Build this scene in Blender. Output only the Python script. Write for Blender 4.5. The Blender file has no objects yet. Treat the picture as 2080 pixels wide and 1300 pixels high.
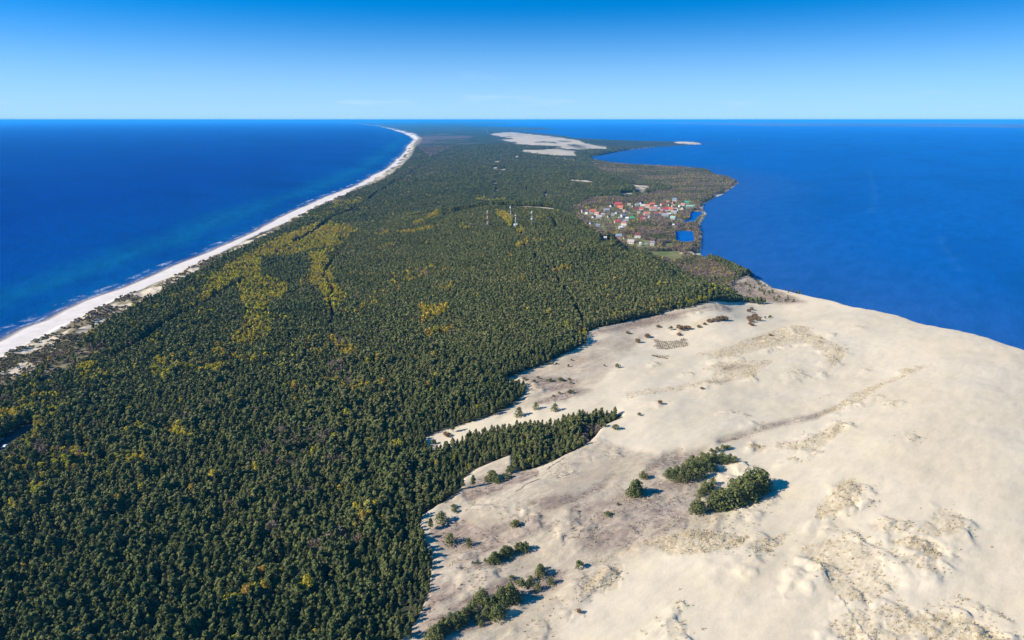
import bpy, math, random
import numpy as np

# ------------------------------------------------------------------ camera, sky, sun, exposure
S = bpy.context.scene
R = math.radians
F_PX, PITCH, CAM_Z = 1380.0, math.atan((650 - 243) / 1380.0), 220.0
cam_d = bpy.data.cameras.new("camera")
cam_d.sensor_width = 36.0
cam_d.lens = 36.0 * F_PX / 2080.0
cam_d.clip_start, cam_d.clip_end = 1.0, 400000.0
cam = bpy.data.objects.new("camera", cam_d)
S.collection.objects.link(cam)
cam.location = (0, 0, CAM_Z)
cam.rotation_euler = (math.pi / 2 - PITCH, 0, 0)
S.camera = cam

SUN_EL, SUN_TRAVEL = R(31), R(17)          # shadows run to the right and a little away
world = bpy.data.worlds.new("World")
S.world = world
world.use_nodes = True
wn, wl = world.node_tree.nodes, world.node_tree.links
wn.clear()
w_out = wn.new("ShaderNodeOutputWorld")
w_bg = wn.new("ShaderNodeBackground")
w_sky = wn.new("ShaderNodeTexSky")
w_sky.sky_type = 'NISHITA'
w_sky.sun_disc = False
w_sky.sun_elevation = SUN_EL
w_sky.sun_rotation = R(253)
w_sky.air_density, w_sky.dust_density, w_sky.ozone_density = 1.0, 0.0, 5.0
w_geo = wn.new("ShaderNodeNewGeometry")
w_map = wn.new("ShaderNodeMapping")
w_map.vector_type = 'VECTOR'
w_map.inputs['Scale'].default_value = (-1, -1, -4.0)
wl.new(w_geo.outputs['Incoming'], w_map.inputs['Vector'])
w_nrm = wn.new("ShaderNodeVectorMath"); w_nrm.operation = 'NORMALIZE'
w_add = wn.new("ShaderNodeVectorMath"); w_add.inputs[1].default_value = (0, 0, 0.10)
wl.new(w_map.outputs[0], w_add.inputs[0])
wl.new(w_add.outputs[0], w_nrm.inputs[0])
wl.new(w_nrm.outputs[0], w_sky.inputs['Vector'])
w_hsv = wn.new("ShaderNodeHueSaturation")
w_hsv.inputs['Saturation'].default_value = 1.35
w_hsv.inputs['Hue'].default_value = 0.497; w_hsv.inputs['Value'].default_value = 1.1
wl.new(w_sky.outputs[0], w_hsv.inputs['Color'])
# a few faint wisps of cloud low over the horizon
w_map2 = wn.new("ShaderNodeMapping"); w_map2.inputs['Scale'].default_value = (9, 9, 95)
w_map2.inputs['Location'].default_value = (2.3, 0.4, 1.7)
wl.new(w_geo.outputs['Incoming'], w_map2.inputs['Vector'])
w_no = wn.new("ShaderNodeTexNoise"); w_no.inputs['Scale'].default_value = 1.0
w_no.inputs['Detail'].default_value = 5.0
wl.new(w_map2.outputs[0], w_no.inputs['Vector'])
w_cr = wn.new("ShaderNodeMapRange"); w_cr.clamp = True
w_cr.inputs['From Min'].default_value, w_cr.inputs['From Max'].default_value = 0.62, 0.80
wl.new(w_no.outputs['Fac'], w_cr.inputs['Value'])
w_sep = wn.new("ShaderNodeSeparateXYZ"); wl.new(w_geo.outputs['Incoming'], w_sep.inputs[0])
w_band = wn.new("ShaderNodeMapRange"); w_band.clamp = True     # only within about 4 degrees of the horizon
w_band.inputs['From Min'].default_value, w_band.inputs['From Max'].default_value = -0.075, -0.045
w_band.inputs['To Min'].default_value, w_band.inputs['To Max'].default_value = 0.0, 0.16
wl.new(w_sep.outputs['Z'], w_band.inputs['Value'])
w_mul = wn.new("ShaderNodeMath"); w_mul.operation = 'MULTIPLY'
wl.new(w_cr.outputs[0], w_mul.inputs[0]); wl.new(w_band.outputs[0], w_mul.inputs[1])
w_mix = wn.new("ShaderNodeMix"); w_mix.data_type = 'RGBA'
wl.new(w_mul.outputs[0], w_mix.inputs['Factor'])
wl.new(w_hsv.outputs[0], w_mix.inputs[6])
w_mix.inputs[7].default_value = (3.6, 4.0, 4.6, 1)
w_low = wn.new("ShaderNodeMapRange"); w_low.clamp = True; w_low.interpolation_type = 'SMOOTHSTEP'
w_low.inputs['From Min'].default_value, w_low.inputs['From Max'].default_value = -0.15, 0.01
w_low.inputs['To Min'].default_value, w_low.inputs['To Max'].default_value = 0.0, 0.92
wl.new(w_sep.outputs['Z'], w_low.inputs['Value'])
w_mixl = wn.new("ShaderNodeMix"); w_mixl.data_type = 'RGBA'
wl.new(w_low.outputs[0], w_mixl.inputs['Factor']); wl.new(w_hsv.outputs[0], w_mixl.inputs[6])
w_mixl.inputs[7].default_value = (1.75, 2.85, 3.75, 1)
wl.new(w_mixl.outputs[2], w_mix.inputs[6])
wl.new(w_mix.outputs[2], w_bg.inputs['Color'])
w_bg.inputs['Strength'].default_value = 0.12
wl.new(w_bg.outputs[0], w_out.inputs[0])

sun_d = bpy.data.lights.new("sun", 'SUN')
sun_d.energy, sun_d.angle, sun_d.color = 4.2, R(0.5), (1.0, 0.93, 0.82)
sun = bpy.data.objects.new("sun", sun_d)
S.collection.objects.link(sun)
from mathutils import Vector
sun_dir = Vector((math.cos(SUN_EL) * math.cos(SUN_TRAVEL), math.cos(SUN_EL) * math.sin(SUN_TRAVEL), -math.sin(SUN_EL)))
sun.rotation_euler = sun_dir.to_track_quat('-Z', 'Y').to_euler()
sun.location = (0, 0, 400)
S.view_settings.view_transform = 'Standard'
S.view_settings.look = 'None'
S.view_settings.exposure = 1.05
S.view_settings.gamma = 1.0
cy = S.cycles
cy.max_bounces, cy.diffuse_bounces, cy.glossy_bounces = 5, 2, 2
cy.transmission_bounces, cy.volume_bounces, cy.transparent_max_bounces = 2, 1, 8
cy.use_denoising = True
cy.caustics_reflective = cy.caustics_refractive = False

rng = np.random.default_rng(7)
random.seed(7)

# ------------------------------------------------------------------ from photograph to ground
SP, CP = math.sin(PITCH), math.cos(PITCH)

def ray(px, py):
    px, py = np.asarray(px, float), np.asarray(py, float)
    u, v = (px - 1040) / F_PX, (650 - py) / F_PX
    return u, CP + SP * v, -SP + CP * v

def unproject(px, py, z):
    dx, dy, dz = ray(px, py)
    t = (np.asarray(z, float) - CAM_Z) / np.minimum(dz, -1e-5)
    return np.stack([dx * t, dy * t], -1)

def project(x, y, z):
    zz = z - CAM_Z
    d = CP * y - SP * zz
    v = SP * y + CP * zz
    return 1040 + F_PX * x / d, 650 - F_PX * v / d, d

def crop(s, ox, oy, pts):
    return [(ox + p[0] / s, oy + p[1] / s) + tuple(p[2:]) for p in pts]

# ------------------------------------------------------------------ noise
def _h(ix, iy, seed):
    n = (ix.astype(np.int64) * 374761393 + iy.astype(np.int64) * 668265263 + seed * 974711) & 0xFFFFFFFF
    n = ((n ^ (n >> 13)) * 1274126177) & 0xFFFFFFFF
    return ((n ^ (n >> 16)) & 0xFFFF) / 65535.0

def vnoise(x, y, seed=0):
    ix, iy = np.floor(x), np.floor(y)
    fx, fy = x - ix, y - iy
    fx, fy = fx * fx * fx * (fx * (fx * 6 - 15) + 10), fy * fy * fy * (fy * (fy * 6 - 15) + 10)
    a, b = _h(ix, iy, seed), _h(ix + 1, iy, seed)
    c, d = _h(ix, iy + 1, seed), _h(ix + 1, iy + 1, seed)
    return (a + (b - a) * fx) * (1 - fy) + (c + (d - c) * fx) * fy

def fbm(x, y, seed=0, octs=4):
    s, a, tot = 0.0, 1.0, 0.0
    for k in range(octs):
        s = s + a * vnoise(x * 2 ** k + 17.3 * k, y * 2 ** k - 9.1 * k, seed + k)
        tot += a; a *= 0.5
    return s / tot

def sstep(a, b, x):
    t = np.clip((x - a) / (b - a), 0, 1)
    return t * t * (3 - 2 * t)

# ------------------------------------------------------------------ coast lines (sea level)
SEA_PX = [(-420, 905), (-200, 790), (-90, 733), (0, 691), (40, 668), (89, 651), (123, 632), (166, 612), (200, 600), (246, 585), (277, 572),
          (323, 552), (369, 532), (409, 517), (452, 498), (492, 481), (523, 466), (554, 449), (585, 433), (642, 407), (680, 392),
          (725, 376), (750, 360), (785, 342), (807, 322), (820, 310), (827, 296), (840, 284), (835, 279), (822, 272), (805, 266),
          (785, 260), (760, 255), (722, 251.2), (672, 249), (610, 247.3)]
LAG_PX = [(1010, 252.5), (940, 254), (945, 256), (985, 257.7), (1080, 260), (1108, 260.7), (1121, 262), (1080, 265), (1050, 265.3),
          (1035, 267.5), (1080, 271), (1103, 273.5), (1138, 279), (1156, 281.5), (1179, 287), (1241, 288), (1311, 288.6), (1375, 289),
          (1421, 289.5), (1424, 293), (1380, 295), (1334, 298), (1288, 303), (1241, 311), (1205, 318), (1195, 324), (1209, 328),
          (1241, 333), (1288, 336), (1345, 339), (1391, 341), (1440, 349), (1454, 357), (1481, 361), (1501, 371), (1493, 378),
          (1470, 394), (1449, 403), (1430, 414), (1427, 424), (1435, 435), (1426, 448), (1421, 458), (1425, 470), (1425, 500),
          (1422, 516), (1437, 527), (1468, 533), (1490, 543), (1545, 569), (1569, 585), (1594, 597), (1625, 606)]
CREST = [(1560, 613, 22), (1612, 613, 24), (1674, 618, 30), (1717, 626, 34), (1778, 645, 38), (1840, 665, 41), (1902, 683, 43),
         (1963, 705, 45), (2025, 726, 46), (2080, 741, 46), (2250, 800, 46), (2450, 880, 46)]
sea_w = unproject([p[0] for p in SEA_PX], [p[1] for p in SEA_PX], 0.0)
lag_w = unproject([p[0] for p in LAG_PX], [p[1] for p in LAG_PX], 0.0)
lag_w = np.concatenate([lag_w, unproject([c[0] for c in CREST[3:]], [c[1] for c in CREST[3:]], 7.0)])
lag_end = lag_w[-1]
lag_w = np.concatenate([lag_w, [[lag_end[0] + 60, 150], [lag_end[0] + 80, -300]]])
# a little wander so the shore is not a polyline
def refine(P, amp=0.004, seed=3):
    out = [P[0]]
    for a, b in zip(P[:-1], P[1:]):
        L = np.linalg.norm(b - a); r = np.linalg.norm((a + b) / 2)
        n = max(1, int(L / (0.018 * r)))
        nv = np.array([-(b - a)[1], (b - a)[0]]) / (L + 1e-9)
        for k in range(1, n + 1):
            q = a + (b - a) * k / n
            if k < n:
                q = q + nv * (vnoise(np.array(q[0] / (0.03 * r)), np.array(q[1] / (0.03 * r)), seed) - 0.5) * amp * r
            out.append(q)
    return np.array(out)
sea_w, lag_w = refine(sea_w), refine(lag_w, 0.004, 9)
land_poly = np.concatenate([sea_w, [[-22000, 75000], [2000, 75000]], lag_w, [[-900, -300]]])
far_px = [(1130, 248.2), (1310, 249.6), (1426, 253), (1509, 254.8), (1560, 256), (1700, 256.5), (1850, 257), (2000, 258), (2080, 260), (2500, 261)]
far_w = refine(unproject([p[0] for p in far_px], [p[1] for p in far_px], 0.0), 0.02, 5)
far_poly = np.concatenate([far_w, [[90000, 80000], [3500, 80000]]])

def in_poly(x, y, P):
    x, y = np.asarray(x), np.asarray(y)
    ins = np.zeros(x.shape, bool)
    bx0, by0 = P.min(0); bx1, by1 = P.max(0)
    m = (x >= bx0) & (x <= bx1) & (y >= by0) & (y <= by1)
    if not m.any():
        return ins
    xs, ys = x[m], y[m]
    r = np.zeros(xs.shape, bool)
    j = len(P) - 1
    for i in range(len(P)):
        xi, yi, xj, yj = P[i][0], P[i][1], P[j][0], P[j][1]
        if yi != yj:
            r ^= ((yi > ys) != (yj > ys)) & (xs < (xj - xi) * (ys - yi) / (yj - yi) + xi)
        j = i
    ins[m] = r
    return ins

def line_dist(x, y, P):
    x, y = np.asarray(x, float), np.asarray(y, float)
    d = np.full(x.shape, 1e18)
    for a, b in zip(P[:-1], P[1:]):
        e = b - a
        L2 = e @ e + 1e-12
        t = np.clip(((x - a[0]) * e[0] + (y - a[1]) * e[1]) / L2, 0, 1)
        d = np.minimum(d, (x - a[0] - t * e[0]) ** 2 + (y - a[1] - t * e[1]) ** 2)
    return np.sqrt(d)

# ------------------------------------------------------------------ relief: control heights (photo x, photo y, metres)
CTRL = [(-250, 900, 6), (0, 800, 7), (0, 1000, 12), (-250, 1300, 12), (0, 1300, 16), (300, 1300, 18), (600, 1300, 22), (800, 1300, 26),
        (200, 850, 9), (400, 850, 13), (600, 850, 17), (800, 850, 22), (900, 930, 25), (860, 1080, 27), (200, 700, 6), (350, 650, 8),
        (500, 560, 7), (640, 450, 6), (620, 560, 10), (700, 650, 17), (900, 700, 27), (1000, 760, 29), (1190, 685, 31), (780, 560, 24),
        (850, 480, 30), (690, 480, 10), (900, 450, 44), (1000, 440, 55), (1090, 440, 57), (1050, 520, 50), (1200, 560, 46),
        (1000, 600, 37), (1300, 620, 34), (1100, 680, 32), (1300, 800, 33), (1100, 880, 30), (1250, 850, 31), (1000, 1100, 30),
        (900, 1250, 29), (1200, 1000, 33), (1500, 850, 37), (1700, 800, 40), (1500, 700, 33), (1400, 650, 32), (1250, 720, 31),
        (1700, 680, 37), (1400, 1100, 37), (1800, 1000, 42), (2000, 900, 45), (2080, 1100, 45), (1900, 1250, 42), (1600, 1300, 38),
        (1300, 1300, 34), (1100, 1300, 31), (2300, 1300, 45), (2300, 900, 46), (1250, 480, 5), (1300, 505, 5), (1400, 520, 3),
        (1460, 545, 5), (1490, 575, 8), (1530, 590, 9), (1000, 380, 14), (1150, 360, 24), (1230, 365, 24), (1100, 395, 14), (900, 400, 9),
        (850, 330, 6), (950, 320, 12), (1100, 322, 18), (1120, 292, 32), (1080, 280, 30), (1200, 302, 14), (1300, 352, 5), (1400, 362, 5),
        (1480, 371, 4), (1300, 412, 5), (1400, 404, 4), (1350, 440, 4), (1210, 432, 7), (900, 270, 10), (900, 255, 10), (1300, 293, 6),
        (700, 248.5, 8), (1000, 250, 12), (1180, 320, 8)]
RIDGE = [(1130, 426, 55, 10, 1.10), (1180, 452, 52, 8, 1.09), (1235, 488, 47, 6, 1.08), (1330, 538, 41, 6, 1.08), (1430, 586, 34, 9, 1.07),
         (820, 455, 32, 13, 1.13), (900, 434, 44, 12, 1.14), (1000, 416, 56, 10, 1.14), (1080, 418, 57, 10, 1.12), (1290, 383, 20, 6, 1.04)]
cx, cz = [], []
for p in CTRL + CREST:
    cx.append(unproject(p[0], p[1], p[2])); cz.append(p[2])
for a, b, z, zb, fr in RIDGE:
    q = unproject(a, b, z)
    cx += [q, q * fr]; cz += [z, zb]
cx, cz = np.array(cx), np.array(cz, float)
cx = np.concatenate([cx, [[0, 90], [-150, 90], [200, 90], [3000, 30000]]]); cz = np.concatenate([cz, [28, 18, 38, 10]])

def warp(x, y):
    return 3.0 * np.arctan2(x, y), 0.5 * np.log(x * x + y * y)

def tps_fit(P, z, lam):
    n = len(P)
    d2 = ((P[:, None] - P[None]) ** 2).sum(-1)
    K = 0.5 * d2 * np.log(d2 + 1e-12) + lam * np.eye(n)
    Q = np.concatenate([np.ones((n, 1)), P], 1)
    A = np.block([[K, Q], [Q.T, np.zeros((3, 3))]])
    return np.linalg.solve(A, np.concatenate([z, np.zeros(3)]))

cw = np.stack(warp(cx[:, 0], cx[:, 1]), -1)
tw = tps_fit(cw, cz, 1e-5)

def tps(x, y):
    a, b = warp(x, y)
    s = tw[-3] + tw[-2] * a + tw[-1] * b
    for k in range(len(cw)):
        d2 = (a - cw[k, 0]) ** 2 + (b - cw[k, 1]) ** 2
        s = s + tw[k] * 0.5 * d2 * np.log(d2 + 1e-12)
    return s

def smin(a, b, k):
    h = np.clip(0.5 + 0.5 * (b - a) / k, 0, 1)
    return b + (a - b) * h - k * h * (1 - h)

def coast(x, y):
    """signed distances: inside land, to the sea shore, to the lagoon shore"""
    ins = in_poly(x, y, land_poly)
    ds, dl = line_dist(x, y, sea_w), line_dist(x, y, lag_w)
    far = in_poly(x, y, far_poly)
    return ins, ds, dl, far

def base_h(x, y, co=None):
    ins, ds, dl, far = co if co is not None else coast(x, y)
    t = np.clip(tps(x, y), 2.5, 60)
    r = np.hypot(x, y)
    ramp_s = 2.6 * (1 - np.exp(-ds / 22)) + 0.45 * np.maximum(0, ds - 40)
    ramp_l = 1.3 * (1 - np.exp(-dl / 9)) + 0.62 * np.maximum(0, dl - 9)
    h = smin(smin(t, ramp_s, 3.0), ramp_l, 2.0)
    sea = -np.minimum(np.minimum(ds, dl) * 0.06, 4.0)
    h = np.where(ins, np.maximum(h, 0.02 + np.minimum(np.minimum(ds, dl) * 0.05, 1.0)), sea)
    return np.where(far, 14 + 8 * vnoise(x / 900, y / 900, 4), h)

# ------------------------------------------------------------------ the relief grid (fans out from under the drone)
NA, NB = 1180, 1150
A0, A1_ = R(-52), R(52)
LB0, LB1 = math.log(135), math.log(62000)
ga = np.linspace(A0, A1_, NA)
tt = np.linspace(0, 1, NB)
gb = LB0 + (LB1 - LB0) * (0.47 * tt + 0.53 * tt ** 2.2)         # closer rings near the camera
GA, GB = np.meshgrid(ga, gb)
GR = np.exp(GB)
GX, GY = np.sin(GA) * GR, np.cos(GA) * GR
g_ins, g_ds, g_dl, g_far = coast(GX, GY)
GH = base_h(GX, GY, (g_ins, g_ds, g_dl, g_far))
GH0 = GH.copy()
_bb = np.arange(NB)
def bilin(H, x, y):
    a = np.arctan2(x, y); b = 0.5 * np.log(x * x + y * y)
    fa = np.clip((a - A0) / (A1_ - A0) * (NA - 1), 0, NA - 1.001)
    fb = np.clip(np.interp(b, gb, _bb), 0, NB - 1.001)
    ia, ib = fa.astype(int), fb.astype(int)
    ta, tb = fa - ia, fb - ib
    return (H[ib, ia] * (1 - ta) + H[ib, ia + 1] * ta) * (1 - tb) + (H[ib + 1, ia] * (1 - ta) + H[ib + 1, ia + 1] * ta) * tb
def ground(x, y):
    """height of the finished ground at points"""
    return bilin(GH, x, y)

def to_ground(pts):
    """photo points -> ground points where their sight lines meet the relief"""
    out = np.zeros((len(pts), 3))
    px = np.array([p[0] for p in pts], float); py = np.array([p[1] for p in pts], float)
    dx, dy, dz = ray(px, py)
    t = np.full(len(pts), 150.0); hit = np.zeros(len(pts), bool); lo = t.copy()
    for _ in range(700):
        x, y, z = dx * t, dy * t, CAM_Z + dz * t
        b = ~hit
        if not b.any(): break
        hb = np.full(len(pts), -1e9)
        hb[b] = bilin(GH0, x[b], y[b])
        nh = b & (z <= np.maximum(hb, 0))
        hit |= nh
        go = ~hit
        lo[go] = t[go]
        t[go] *= 1.008
    hi = t.copy()
    for _ in range(14):
        m = (lo + hi) / 2
        x, y, z = dx * m, dy * m, CAM_Z + dz * m
        below = z <= np.maximum(bilin(GH0, x, y), 0)
        hi = np.where(below, m, hi); lo = np.where(below, lo, m)
    out[:, 0], out[:, 1] = dx * hi, dy * hi
    out[:, 2] = CAM_Z + dz * hi
    return out

_reg, _pend = {}, []
def poly(name, pts, w=1.0):
    _pend.append((name, pts, w))

# ------------------------------------------------------------------ what covers the ground, traced on the photograph
A5 = lambda p: crop(3.25, 0, 400, p)          # the crops the tracing was read from
A6 = lambda p: crop(3.25, 820, 700, p)
A7 = lambda p: crop(3.25, 1440, 560, p)
A8 = lambda p: crop(3.095, 1160, 880, p)
A1 = lambda p: crop(4.333, 1080, 220, p)
A2 = lambda p: crop(6.5, 1160, 390, p)
A3 = lambda p: crop(6.5, 900, 400, p)
A4 = lambda p: crop(4.0, 560, 220, p)
B2 = lambda p: crop(3.25, 400, 400, p)
B3 = lambda p: crop(5.2, 0, 700, p)
B4 = lambda p: crop(4.0, 780, 1000, p)
B5 = lambda p: crop(3.586, 1500, 950, p)
B6 = lambda p: crop(5.2, 1160, 560, p)

DUNE_EDGE = [(770, 1420), (790, 1330), (820, 1295), (837, 1272), (852, 1250), (862, 1225), (872, 1207), (875, 1175), (877, 1140), (867, 1110),
             (855, 1095), (852, 1075), (855, 1052), (880, 1038), (905, 1022), (937, 1001), (940, 978), (968, 956), (1011, 938), (1041, 926),
             (1040, 956), (1060, 961), (1097, 952), (1128, 940), (1183, 915), (1208, 894), (1223, 872), (1262, 852), (1262, 846), (1235, 848),
             (1189, 849), (1128, 864), (1081, 868), (1005, 872), (952, 888), (928, 902), (900, 914), (870, 912), (862, 890), (897, 874),
             (952, 858), (1005, 842), (1041, 824), (1060, 808), (1069, 793), (1064, 782), (1030, 778), (1014, 772), (1048, 760), (1066, 750),
             (1106, 738), (1140, 719), (1190, 696), (1192, 676), (1208, 669), (1256, 659), (1285, 651), (1333, 640), (1352, 630), (1400, 622),
             (1429, 613), (1483, 610), (1506, 609), (1545, 614)]
poly('clear', crop(3.25, 0, 400, [(350, 1060), (420, 1010), (520, 1000), (700, 1000), (800, 1010), (700, 1060), (560, 1110), (430, 1160), (330, 1230), (270, 1270), (300, 1180)]))
poly('clear', B3([(350, 520), (480, 400), (600, 270), (860, 190), (940, 220), (700, 330), (560, 440)]))
poly('asphalt', B3([(-150, 1120), (0, 1050), (120, 960), (240, 890), (330, 850), (400, 860), (250, 960), (120, 1030), (60, 1110), (-150, 1230)]))
poly('meadow', A2([(1020, 790), (1350, 780), (1490, 800), (1440, 870), (1330, 885), (1210, 840), (1030, 820)]))
poly('meadow', A2([(1200, 680), (1340, 670), (1350, 695), (1210, 715)]))
poly('meadow', A2([(940, 640), (1040, 640), (1060, 680), (960, 690)]))
poly('meadow', A2([(1500, 170), (1640, 170), (1680, 190), (1560, 215), (1500, 215)]))
poly('meadow', A2([(1340, 345), (1480, 345), (1470, 380), (1400, 370)]))
poly('village', A2([(90, 225), (300, 225), (480, 185), (640, 150), (900, 115), (1250, 90), (1540, 105), (1640, 180), (1560, 215), (1420, 260), (1420, 360),
                    (1250, 345), (1000, 375), (780, 400), (740, 470), (640, 505), (480, 490), (440, 560), (350, 540), (330, 470), (220, 430), (210, 340)]))
poly('village', A2([(560, 570), (760, 560), (820, 540), (960, 560), (960, 650), (1160, 690), (1130, 730), (900, 730), (800, 710), (720, 680), (560, 640)]))
poly('lagoon_sand', A2([(1400, 800), (1520, 795), (1660, 805), (1720, 840), (1840, 905), (1760, 890), (1640, 860), (1560, 830)]))
poly('lagoon_sand', A2([(1690, 200), (1760, 160), (1760, 240), (1800, 290), (1790, 310), (1740, 300), (1740, 260), (1690, 235)]))
poly('lagoon_sand', A1([(1590, 760), (1640, 750), (1690, 755), (1640, 785), (1600, 775)]))
poly('lagoon_sand', A1([(1250, 305), (1350, 300), (1490, 308), (1490, 318), (1380, 318), (1300, 316)]))
poly('lagoon_sand', [(1535, 566), (1548, 570), (1572, 586), (1600, 598), (1640, 609), (1680, 617), (1650, 614), (1600, 604), (1570, 592)])
poly('pond_a', A2([(1370, 482), (1480, 470), (1560, 475), (1612, 492), (1622, 560), (1638, 630), (1560, 645), (1440, 640), (1392, 610), (1385, 560)]))
poly('pond_b', A2([(1600, 240), (1700, 245), (1745, 280), (1680, 310), (1650, 350), (1600, 380), (1510, 402), (1460, 388), (1500, 352), (1572, 335), (1570, 290)]))
for q in ([(1003, 327), (1016, 326), (1014, 330), (1004, 330)], [(1000, 341), (1010, 340), (1010, 344), (1001, 345)], [(1015, 343), (1028, 342), (1025, 346), (1016, 345)],
          [(1001, 371), (1010, 370), (1008, 374), (1001, 374)], [(1004, 385), (1013, 384), (1010, 388), (1004, 388)], [(1104, 391), (1112, 389), (1112, 397), (1105, 397)],
          [(1066, 382), (1072, 381), (1071, 385)], [(1046, 318), (1053, 317), (1052, 320), (1046, 320)], [(1155, 365), (1185, 367), (1210, 371), (1190, 371), (1160, 368)]):
    poly('fleck', q)
poly('fleck', A1([(870, 660), (1040, 690), (980, 740), (920, 720)]))
poly('fleck', A1([(775, 742), (910, 733), (850, 768)]))
poly('far_dune', [(1000, 272), (1035, 269), (1080, 273.5), (1138, 280), (1179, 288), (1192, 294), (1232, 300), (1232, 306), (1190, 307), (1165, 312),
                  (1174, 319), (1130, 318), (1095, 316), (1058, 312), (1062, 307), (1110, 304), (1140, 302), (1080, 299), (1030, 295), (1050, 291), (1010, 285), (1042, 282), (995, 275)])
poly('far_dune', A1([(180, 440), (330, 440), (420, 460), (540, 500), (545, 530), (460, 500), (330, 480), (250, 460)]), 0.5)
poly('heath', A4([(1150, 235), (1300, 205), (1600, 235), (1560, 270), (1400, 345), (1250, 400), (1160, 340)]))
poly('heath', A4([(880, 560), (1150, 470), (1330, 490), (1340, 560), (1000, 620), (860, 620)]), 0.4)
# foredune strip behind the beach
BEACH_IN = [(-420, 960), (-200, 835), (0, 733), (31, 714), (108, 677), (169, 646), (231, 615), (292, 585), (338, 566), (400, 538), (431, 520), (492, 490),
            (554, 462), (600, 440), (642, 419), (685, 400), (722, 383), (760, 368), (797, 343), (822, 320), (836, 296), (850, 282), (837, 272), (797, 261.5), (760, 255.6)]
SCRUB_IN = [(760, 256.6), (800, 262.5), (842, 272), (857, 283), (848, 297), (836, 320), (812, 345), (778, 369), (730, 388), (660, 420), (566, 470), (500, 505), (450, 532), (400, 562), (350, 590),
            (300, 620), (245, 650), (190, 690), (140, 725), (60, 772), (0, 805), (-200, 905), (-420, 1030)]
poly('foredune', BEACH_IN + SCRUB_IN)
poly('backsand', A5([(850, 655), (980, 600), (1080, 600), (1040, 645), (960, 670)]))
poly('backsand', A5([(1240, 490), (1300, 472), (1330, 485), (1290, 510), (1240, 512)]))
poly('backsand', A5([(1480, 370), (1560, 345), (1600, 350), (1520, 380)]))
poly('backsand', A5([(1620, 290), (1680, 280), (1680, 300), (1560, 320)]))
poly('backsand', A5([(760, 720), (860, 705), (880, 715), (790, 735)]))
poly('backsand', A5([(220, 980), (420, 905), (470, 900), (330, 960), (240, 1000)]))
poly('backsand', A5([(60, 1050), (200, 1000), (280, 1000), (150, 1050)]))
poly('backsand', A5([(110, 1120), (190, 1105), (180, 1140), (140, 1145)]))
poly('backsand', A5([(760, 800), (870, 793), (850, 810), (720, 825), (640, 860), (560, 880), (640, 830)]))
poly('backsand', A5([(500, 870), (620, 840), (560, 880), (440, 900)]))
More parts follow.
